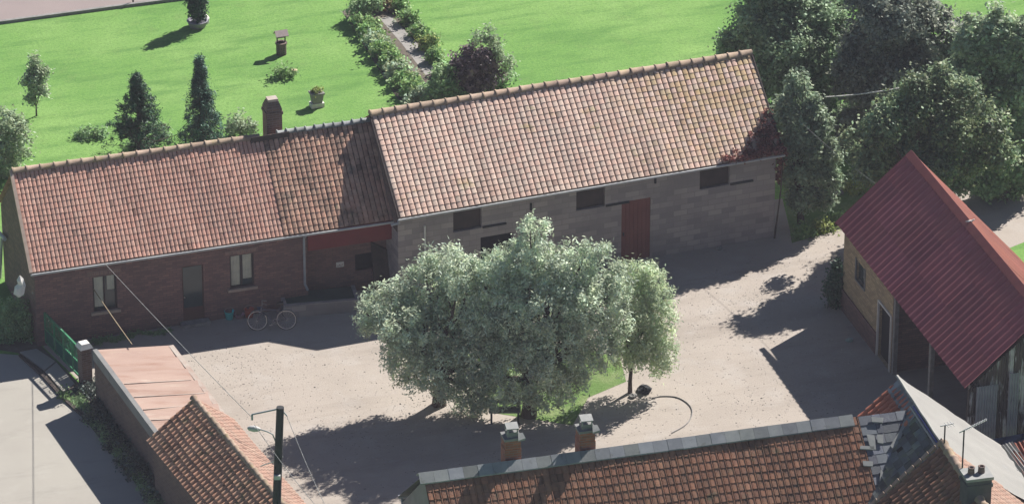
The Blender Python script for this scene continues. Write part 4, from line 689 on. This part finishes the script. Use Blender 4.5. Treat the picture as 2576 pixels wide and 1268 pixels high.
# low metal roof and torn sheets to the far right
mr = thing('metal_lean_to', at(2540, 1230), 'low lean-to with pale and orange corrugated sheets at the right edge beyond the tarp', 'lean-to')
q = [at(2478, 1168, 2.6), at(2590, 1250, 2.3), at(2700, 1180, 2.5), at(2586, 1090, 3.0)]; corrugated('orange_sheet', X['sheet_rust'], mr, at(2530, 1120, 2.9), at(2700, 1080, 2.9), at(2740, 1200, 2.3), at(2600, 1235, 2.3), 16, .03)
corrugated('pale_sheet', X['sheet_white'], mr, at(2490, 1130, 2.95), at(2545, 1112, 2.93), at(2640, 1230, 2.28), at(2560, 1230, 2.33), 7, .03)
mb = MB(); a, b, c, e = at(2495, 1132, 2.85), at(2700, 1082, 2.8), at(2740, 1200, 2.2), at(2570, 1232, 2.2); mb.box8([np.array([*p[:2], 0]) for p in (a, e, c, b)]+[p-[0, 0, .06] for p in (a, e, c, b)]); mb.build('wall', X['brick2'], mr)
b0 = at(2520, 1165, 2.9); mb = MB(); r3 = np.random.default_rng(8)
mb.grid([[at(2452+i*17+j*9, 1092+i*9.5+j*9, 3.2-.11*i-.05*j+.05*r3.normal()) for i in range(9)] for j in range(5)]); tag(mb.build('torn_tarp', X['sheet_white'], org=at(2520, 1165, 0)), 'torn crumpled white sheeting below the right edge of the pale tarp', 'tarpaulin')
mb = MB(); mb.grid([[at(2490+i*14, 1105-i*2.5+j*8, 1.5+.12*math.sin(i*1.7+j)+.1*r3.normal()) for i in range(12)] for j in range(5)]); tag(mb.build('blue_tarpaulin', X['tarp_blue'], org=at(2540, 1110, 0), smooth=True), 'crumpled dark blue tarpaulin under the sheeted gable of the red roofed shed', 'tarpaulin')
# ------------------------------------------------------------------ pole, lamp, wires
pt = at(705, 1024, 7.7); lean = pt-RT*.42; lean = np.array([lean[0], lean[1], 0]); t = thing('utility_pole', lean, 'dark wooden utility pole leaning slightly, at the bottom left of the yard', 'utility pole')
Pp = lambda f: lean*(1-f)+pt*f
mb = MB(); mb.tube([Pp(f) for f in np.linspace(0, 1, 6)], [.15, .145, .135, .125, .118, .11], 12); mb.build('pole_shaft', X['pole'], t, True)
arm = onv(634, 1042, pt, fh); mb = MB(); mb.tube([pt-[0, 0, .04], arm], .025, 6); mb.tube([arm, arm-[0, 0, .18]], .03, 6); mb.tube([pt-[0, 0, .02], onv(722, 1046, pt, fh)], .02, 6); mb.build('bracket', X['zinc'], t)
l0 = onv(693, 1110, pt, fh); l1 = onv(672, 1085, pt, fh); l2 = onv(655, 1080, pt, fh); mb = MB(); mb.tube([l0, onv(686, 1092, pt, fh), l1, l2], .02, 6); la = mb.build('lamp_arm', X['zinc'], t)
l3 = onv(622, 1076, pt, fh); d = (l3-l2)/np.linalg.norm(l3-l2); mb = MB(); mb.tube([l2, l2+d*.08, l2+(l3-l2)*.5, l3-d*.05, l3], [.04, .075, .095, .07, .02], 10); mb.build('lamp_head', X['gutter'], la, True)
for (a, b) in (((690, 1160), (655, 1172)), ((700, 1152), (712, 1148)), ((688, 1192), (702, 1190))): mb = MB(); mb.tube([onv(*a, pt, fh), onv(*b, pt, fh)], .016, 5); mb.build('insulator_arm', X['gutter'], t)
mb = MB()
mb.box8([onv(690, 1198, pt, fh)-fh*.2+q for q in (np.array([0, 0, 0]), RT*.18, RT*.18+fh*.1, fh*.1)]+[onv(690, 1188, pt, fh)-fh*.2+q for q in (np.array([0, 0, 0]), RT*.18, RT*.18+fh*.1, fh*.1)]); mb.build('pole_fitting', X['gutter'], t)
def wire(name, pts, r, mat, label, sag=.15):
    a, b = (np.array(p, float) for p in pts); n = 24; P = [a*(1-f)+b*f-np.array([0, 0, sag*4*f*(1-f)]) for f in np.linspace(0, 1, n+1)]; mb = MB(); mb.tube(P, r, 6); tag(mb.build(name, mat, org=a), label, 'cable')
e0 = H.sz(264, 662, -.05); ev = H(e0[0], -.06, HE+.03)
wire('overhead_cable', (ev, arm-[0, 0, .1]), .010, X['cable_lt'], 'twisted grey service cable from the house gutter to the pole bracket', .05)
wire('overhead_cable', (onv(722, 1046, pt, fh), at(900, 1420, 6.2)), .009, X['cable_lt'], 'thin cable from the pole top down past the bottom edge', .3)
wire('overhead_cable', (onv(640, 1068, pt, fh), at(820, 1300, 6.5)), .009, X['cable_lt'], 'thin grey cable passing behind the lamp head and pole', .1)
w0 = H(H.sz(235, 726, hw)[0], hw-.03, H.sz(235, 726, hw)[1]); wire('yellowed_cable', (w0, at(332, 866, 1.75)), .020, X['cable_y'], 'yellowish cable running down from the house wall to the pink annex roof', .03)
wire('overhead_cable', (at(2075, 245, 4.0), at(2265, 222, 4.0)), .022, X['white'], 'pale cable stretched in front of the dark gap between the trees', .05)
wire('overhead_cable', (at(2012, 305, 4.2), at(2203, 463, 4.2)), .005, X['cable_lt'], 'cable from beside the barn to the edge of the red shed roof', .08)
# ------------------------------------------------------------------ yard objects
tr = thing('water_trough', H(9.5, 0, 0), 'low block walled trough with a dark green top below the red fascia', 'trough')
t0 = at(713, 770, .45); t1 = at(905, 753, .45); TG = Fr(t0, t1)
dep = 1.05; mb = MB(); mb.box(TG, 0, TG.len, 0, .13, 0, .45); mb.box(TG, 0, .13, .131, dep, 0, .45); mb.box(TG, TG.len-.13, TG.len, .131, dep, 0, .45); mb.build('trough_wall', X['block'], tr)
mb = MB(); mb.box(TG, .131, TG.len-.131, .131, dep, .1, .40); mb.build('green_cover', M('dark_green_cover', (.045, .085, .07), (.03, .06, .05), 2), tr)
sp, szz = H.sz(855, 665, rd); mb = MB(); mb.box(H, sp-.13, sp+.13, rd-.025, rd-.003, szz-.09, szz+.09); t = tag(mb.build('wall_plaque', X['white'], org=H(sp, rd, szz)), 'small pale square notice on the brick wall below the red fascia', 'sign')
mb = MB(); r = random.Random(3)
for k in range(4): a = sp-.09+.05*k; mb.box(H, a, a+.03, rd-.03, rd-.026, szz-.05+.03*(k % 2), szz-.02+.03*(k % 2))
tm = mb.build('plaque_mark', X['red_board'], t); ORG[tm] = ORG[t]
mb = MB(); q = [H(*p) for p in ((HL-.62, rd-.08, 1.75), (HL-.02, rd-.08, 1.35), (HL-.02, rd-.45, .02), (HL-.62, rd-.45, .02))]; off = np.array([0, .04, .01]); mb.box8([q[3], q[2], q[2]+off, q[3]+off, q[0], q[1], q[1]+off, q[0]+off]); o = tag(mb.build('leaning_board', X['wood_dark'], org=q[3]), 'brown wooden board leaning on the wall beside the dark stable opening', 'board')
def bucket(px, r, h, mat, label, handle=True, nm='bucket', cat='bucket', org=None):
    b0 = at(*px); t = thing(nm, b0, label, cat); mb = MB(); mb.lathe(b0, [(0, .01), (r*.72, .01), (r, h), (r*1.06, h), (r*.93, h-.01), (r*.68, .03), (0, .03)], 18); mb.build('pail', mat, t, True)
    if handle: mb = MB(); mb.tube([b0+np.array([r*math.cos(a), -.02, h+r*.8*math.sin(a)-.0]) for a in np.linspace(0, math.pi, 10)], .007, 5); mb.build('bucket_handle', X['steel'], t)
    return t
bucket((577, 802), .16, .30, M('turquoise_plastic', (.10, .75, .80), (.08, .65, .72), 3, rough=.4), 'turquoise bucket against the house wall, left of the bicycle')
bucket((603, 799), .17, .14, M('mauve_plastic', (.55, .30, .42), (.5, .36, .3), 5, rough=.4), 'low mauve bowl between the turquoise and the red bucket', False, 'basin', 'basin')
bucket((627, 797), .17, .30, M('red_plastic', (.60, .12, .07), (.5, .1, .06), 3, rough=.4), 'dull red bucket behind the front wheel of the bicycle')
bucket((652, 785), .12, .26, M('navy_plastic', (.12, .17, .38), (.1, .14, .3), 3, rough=.4), 'small navy blue pail behind the bicycle handlebar', False, 'pail')
# bicycle
bkc = at(684, 829); bf = Fr(at(648, 831), at(721, 829)); bt = thing('bicycle', bkc, 'old bicycle with pale rims leaning against the trough by the house wall', 'bicycle'); th = .20; wr = .325
Y = lambda a, z, s=0.: bf(a, .0+z*math.sin(th)+s*math.cos(th), z*math.cos(th)-s*math.sin(th)+.0)
BLn = bf.len
for a in (0, BLn):
    mb = MB(); mb.tube([Y(a+wr*math.cos(q), wr+.01+wr*math.sin(q)) for q in np.linspace(0, 2*math.pi, 33)], .017, 6, cap=False); w_ = mb.build('wheel', X['rubber'], bt, True)
    mb = MB(); mb.tube([Y(a+(wr-.015)*math.cos(q), wr+.01+(wr-.015)*math.sin(q)) for q in np.linspace(0, 2*math.pi, 33)], .019, 6, cap=False)
    for q in np.linspace(0, math.pi*2, 17)[:-1]: mb.tube([Y(a, wr), Y(a+(wr-.03)*math.cos(q), wr+.01+(wr-.03)*math.sin(q))], .0025, 3)
    mb.build('rim', M('pale_rim', (.75, .68, .62), (.6, .5, .45), 15, rough=.5), w_, True)
cr = (.58, .29); se = (.74, .86); hd = (.14, .80); mb = MB()
for a, b, r_ in ((cr, (.71, .72), .018), ((.69, .66), (.17, .70), .018), (cr, (.13, .62), .018), ((.13, .62), (.16, .82), .02), ((.13, .62), (0, .335), .016), (cr, (BLn, .335), .013), ((.70, .68), (BLn, .335), .011)): mb.tube([Y(*a), Y(*b)], r_*1.5, 6)
mb.build('bike_frame', M('worn_frame_paint', (.12, .11, .14), (.07, .065, .08), 6, rough=.5), bt, True)
mb = MB(); mb.tube([Y(.71, .70), Y(.735, .84)], .013, 6); mb.tube([Y(.62, .86), Y(.72, .88), Y(.86, .89)], [.02, .05, .09], 8); mb.build('saddle', X['wood_dark'], bt, True)
mb = MB(); mb.tube([Y(.16, .82), Y(.18, .95)], .013, 6); mb.tube([Y(.32, .92, -.24), Y(.16, .96, -.16), Y(.16, .95, 0), Y(.16, .96, .16), Y(.32, .92, .24)], .013, 6); mb.build('handlebar', X['steel'], bt, True)
mb = MB(); mb.tube([Y(cr[0]+.08*math.cos(q), cr[1]+.08*math.sin(q), -.03) for q in np.linspace(0, 6.283, 14)], .01, 5); mb.tube([Y(*cr, -.05), Y(cr[0]-.14, cr[1]-.08, -.06)], .011, 5); mb.tube([Y(*cr, .05), Y(cr[0]+.14, cr[1]+.08, .06)], .011, 5); mb.box8([Y(cr[0]-.19, cr[1]-.1, -.06), Y(cr[0]-.09, cr[1]-.1, -.06), Y(cr[0]-.09, cr[1]-.1, -.14), Y(cr[0]-.19, cr[1]-.1, -.14), Y(cr[0]-.19, cr[1]-.07, -.06), Y(cr[0]-.09, cr[1]-.07, -.06), Y(cr[0]-.09, cr[1]-.07, -.14), Y(cr[0]-.19, cr[1]-.07, -.14)]); mb.build('crank', X['steel'], bt)
mb = MB(); mb.grid([[Y(BLn+(wr+.035)*math.cos(q), wr+(wr+.035)*math.sin(q), s_) for q in np.linspace(.1, 2.6, 14)] for s_ in (-.03, 0, .03)]); mb.grid([[Y((wr+.035)*math.cos(q), wr+(wr+.035)*math.sin(q), s_) for q in np.linspace(.3, 2.2, 12)] for s_ in (-.03, 0, .03)]); mb.build('mudguard', X['zinc'], bt, True)
# bag at the corner
b0 = H(-.35, -.1, 0); cpx = onv(48, 725, H(0, -.1, 0), H.w); mb = MB(); rr = np.random.default_rng(5)
mb.tube([cpx+[.06, 0, .42], cpx+[.05, 0, .30], cpx+[.10, 0, .12], cpx+[.02, 0, -.02], cpx+[-.02, 0, -.18], cpx+[-.02, 0, -.30]], [.03, .11, .13, .17, .18, .07], 9); mb.v = [tuple(np.array(v)+rr.normal(size=3)*.012) for v in mb.v]
tag(mb.build('hanging_bag', X['white'], org=cpx), 'crumpled white bag hanging at the left corner of the brick house', 'bag')
# pipe at the left edge of the gable
g0 = onv(2, 620, H(.1, 0, 0), H.u); mb = MB(); mb.tube([onv(-12, 575, H(.0, 0, 0), H.u), onv(12, 602, H(.0, 0, 0), H.u)], .07, 8); mb.tube([onv(4, 600, H(0, 0, 0), H.u), onv(0, 700, H(0, 0, 0), H.u)], .05, 8); mb.build('gable_pipe', X['gutter'], house)
# hose, stone, bench under the trees
P = [(1640, 1003), (1665, 998), (1700, 1000), (1725, 1012), (1740, 1030), (1738, 1052), (1722, 1072), (1690, 1090)]; mb = MB(); Q = [at(*p)+[0, 0, .025] for p in P]
def smoothp(Q, n=5):
    out = []
    for i in range(len(Q)-1):
        p0, p1, p2, p3 = Q[max(i-1, 0)], Q[i], Q[i+1], Q[min(i+2, len(Q)-1)]
        for k in range(n): t = k/n; out.append(.5*((2*p1)+(-p0+p2)*t+(2*p0-5*p1+4*p2-p3)*t*t+(-p0+3*p1-3*p2+p3)*t**3))
    return out+[Q[-1]]
mb.tube(smoothp(Q), .018, 6); tag(mb.build('garden_hose', X['stone'], org=Q[3]), 'thin grey hose lying in a curve on the yard right of the young tree', 'hose')
def rock(px, r, mat, label, seed, sq=.6, group=None, cat='stone'):
    b0 = at(*px); rr = np.random.default_rng(seed); me = MB(); prof = [(0.02, 0), (.8, .0), (1, .35), (.85, .8), (.45, 1.0), (.02, 1.04)]; me.lathe(b0, [(a*r, h*r*sq*1.3) for a, h in prof], 9); me.v = [tuple(np.array(v)+rr.normal(size=3)*r*.13*(1 if v[2] > .01 else .2)) for v in me.v]; tag(me.build('stone', mat, org=b0), label, cat, group)
rock((1620, 985), .24, X['pole'], 'dark rounded stone at the foot of the slender young tree', 1)
rock((1592, 998), .13, X['stone'], 'small grey stone just left of the dark stone by the young tree', 2)
rock((1808, 627), .12, X['stone'], 'pale stone in the shade below the barn wall', 3)
rock((2137, 858), .12, M('pale_green_plastic', (.28, .36, .34)), 'pale greenish lump on the shaded ground before the red roofed shed', 4, cat='rubble')
b0 = at(1270, 1060); t = thing('garden_bench', b0, 'small weathered bench in the shade under the willows', 'bench'); G = lambda a, d, z: b0+RT*a+fh*d+np.array([0, 0, z])
mb = MB()
for k in range(3): mb.box8([G(-.5, -.2+k*.14, .40), G(.5, -.2+k*.14, .40), G(.5, -.08+k*.14, .40), G(-.5, -.08+k*.14, .40), G(-.5, -.2+k*.14, .44), G(.5, -.2+k*.14, .44), G(.5, -.08+k*.14, .44), G(-.5, -.08+k*.14, .44)])
mb.build('seat', X['stone'], t)
for a in (-.42, .42): mb = MB(); mb.bar(G(a, -.15, 0), G(a, -.15, .40), .05); mb.bar(G(a, .15, 0), G(a, .2, .75), .05); mb.build('leg', X['pole'], t)
mb = MB(); mb.bar(G(-.5, .2, .62), G(.5, .2, .62), .03, .12); mb.build('backrest', X['stone'], t)
# red creeper on the corner of the barn roof
vb = B(13.45, .2, 0); v = thing('red_creeper', vb, 'dark red creeper spreading over the lower right corner of the barn roof', 'climbing plant'); sl_ = (BR-BE)/BD; bl = []
r = random.Random(9)
for k in range(90):
    f = r.random(); d = r.uniform(0, 1.55)*(f**1.1); s = BL-(1-f)*2.3*r.uniform(.3, 1); d = max(.02, d if f > .4 else r.uniform(0, .25)); p = B(s, d, BE+.13+d*sl_); bl.append((*p, .16, .16, .04))
for k in range(5): p = B(BL+.05, .1+.1*k, BE-.3*k+.1); bl.append((*p, .12, .16, .2))
mb = MB(); mb.tube([vb, B(BL+.08, .25, 1.8), B(BL+.05, .1, BE), B(BL-.4, .5, BE+.5+.1), B(BL-.8, .3, BE+.42)], [.03, .025, .02, .015, .006], 6); mb.build('stem', X['bark'], v, True)
foliage('foliage', X['l_red'], v, bl, .11, .6, 4600, .10, 15, 0, 93, .1, tint=(.5, 1.8))

# loose gravel and litter on the yard
r = np.random.default_rng(77); mb = MB(); poly = np.array([at(*p)[:2] for p in [(230, 880), (800, 845), (1000, 850), (1690, 725), (2000, 600), (2110, 560), (2120, 760), (2200, 950), (2150, 1060), (1100, 1200), (900, 1268), (760, 1268), (560, 1000), (430, 890)]])
def inside(x, y):
    c = False; j = len(poly)-1
    for i in range(len(poly)):
        if (poly[i][1] > y) != (poly[j][1] > y) and x < (poly[j][0]-poly[i][0])*(y-poly[i][1])/(poly[j][1]-poly[i][1])+poly[i][0]: c = not c
        j = i
    return c
lo, hi = poly.min(0), poly.max(0); cen = r.uniform(lo, hi, (70, 2)); k = 0
while k < 6000:
    x, y = (cen[r.integers(70)]+r.normal(size=2)*.6) if r.random() < .45 else r.uniform(lo, hi)
    if not inside(x, y): continue
    k += 1; a = r.uniform(0, 6.28); q = r.uniform(.008, .024)*(1.6 if r.random() < .06 else 1); c, s_ = math.cos(a)*q, math.sin(a)*q; h = q*r.uniform(.4, .9); w = r.uniform(.75, 1.7)
    n = len(mb.v); mb.v += [(x+c*1.4, y+s_*1.4, .004), (x-s_, y+c, .004), (x-c*1.2, y-s_*1.2, .004), (x+s_, y-c, .004), (x+c*.2, y+s_*.2, .004+h)]
    for f in ((0, 1, 4), (1, 2, 4), (2, 3, 4), (3, 0, 4)): mb.f.append(tuple(n+i for i in f)); mb.t.append((w, w*.97, w*.92))
tag(mb.build('loose_gravel', X['stone'], org=at(1600, 900)), 'loose gravel and small stones scattered over the yard', 'gravel', None, 'stuff')

# two white pigeons on the red roof
for (u, v, lab) in ((2197, 518, 'white pigeon on the yard side slope of the red roofed shed'), (2441, 558, 'white pigeon perched by the ridge of the red roofed shed')):
    p = onv(u, v, R(0, 1.22 if u < 2300 else RD, 0), R.w); c0 = p; c1 = c0+RT*.24+np.array([0, 0, .0]); mb = MB()
    mb.tube([c0-RT*.16, c0-RT*.05, c0+RT*.02+[0, 0, .02], c0+RT*.10+[0, 0, .05], c0+RT*.15+[0, 0, .10], c0+RT*.19+[0, 0, .12], c0+RT*.235+[0, 0, .11]], [.03, .05, .065, .05, .035, .035, .006], 9)
    mb.box8([c0-RT*.12-fh*.05, c0+RT*.06-fh*.07, c0+RT*.06+fh*.07, c0-RT*.12+fh*.05, c0-RT*.26-fh*.02+[0, 0, .02], c0+RT*.05-fh*.05+[0, 0, .08], c0+RT*.05+fh*.05+[0, 0, .08], c0-RT*.26+fh*.02+[0, 0, .02]])
    mb.v = [tuple(c0+(np.array(q)-c0)*.62) for q in mb.v]
    tag(mb.build('pigeon', X['white'], org=c0, smooth=True), lab, 'bird')
# air
m = bpy.data.materials.new('haze_air'); m.use_nodes = True; N = m.node_tree.nodes; N.remove(N['Principled BSDF']); pv = N.new('ShaderNodeVolumePrincipled'); pv.inputs['Color'].default_value = (.86, .86, 1, 1); pv.inputs['Density'].default_value = .00023; m.node_tree.links.new(pv.outputs[0], N['Material Output'].inputs['Volume'])
mb = MB(); q = 2600.; mb.box8([(-q, -q, -1), (q, -q, -1), (q, q, -1), (-q, q, -1), (-q, -q, 80), (q, -q, 80), (q, q, 80), (-q, q, 80)]); hz = mb.build('haze', m); hz['kind'] = 'stuff'

r = random.Random(21)
def on_slope(u, v, h=.09):                    # point of the farmhouse's front slope
    k = (NR-fz)/fd; n = N_.w*(-k)+np.array([0, 0, 1.]); return onv(u, v, N_(0, 0, NR+h), n)
for pts in ([(2192, 1048), (2222, 1050), (2220, 1062), (2194, 1060)], [(2180, 1092), (2200, 1094), (2204, 1130), (2190, 1128)], [(2276, 1052), (2283, 1056), (2262, 1112), (2246, 1128), (2240, 1120), (2262, 1085)], [(2216, 1180), (2236, 1205), (2230, 1262), (2196, 1262), (2212, 1215)], [(2165, 1120), (2200, 1122), (2198, 1130), (2163, 1128)], [(2170, 1158), (2196, 1160), (2196, 1172), (2172, 1170)], [(2206, 1092), (2222, 1092), (2222, 1115), (2208, 1112)]):
    P = [on_slope(*p) for p in pts]; mb = MB(); mb.face(P); mb.face([p-[0, 0, .03] for p in P][::-1])
    for a, b in zip(P, P[1:]+P[:1]): mb.face([a-[0, 0, .03], b-[0, 0, .03], b, a])
    mb.build('lead_patch', X['lead'], nh)

bo = foliage('wall_weeds', X['l_mid'], None, [(*H(q, rt(-.25, .12), 0)[:2], .03, .28, .16, .04) for q in np.linspace(1.2, 4.4, 22)], .07, .5, 3500, .08, 18, 0, 95, 0., org=H(2, 0, 0)); tag(bo, 'low weeds and moss along the foot of the brick house wall', 'weeds', None, 'stuff')
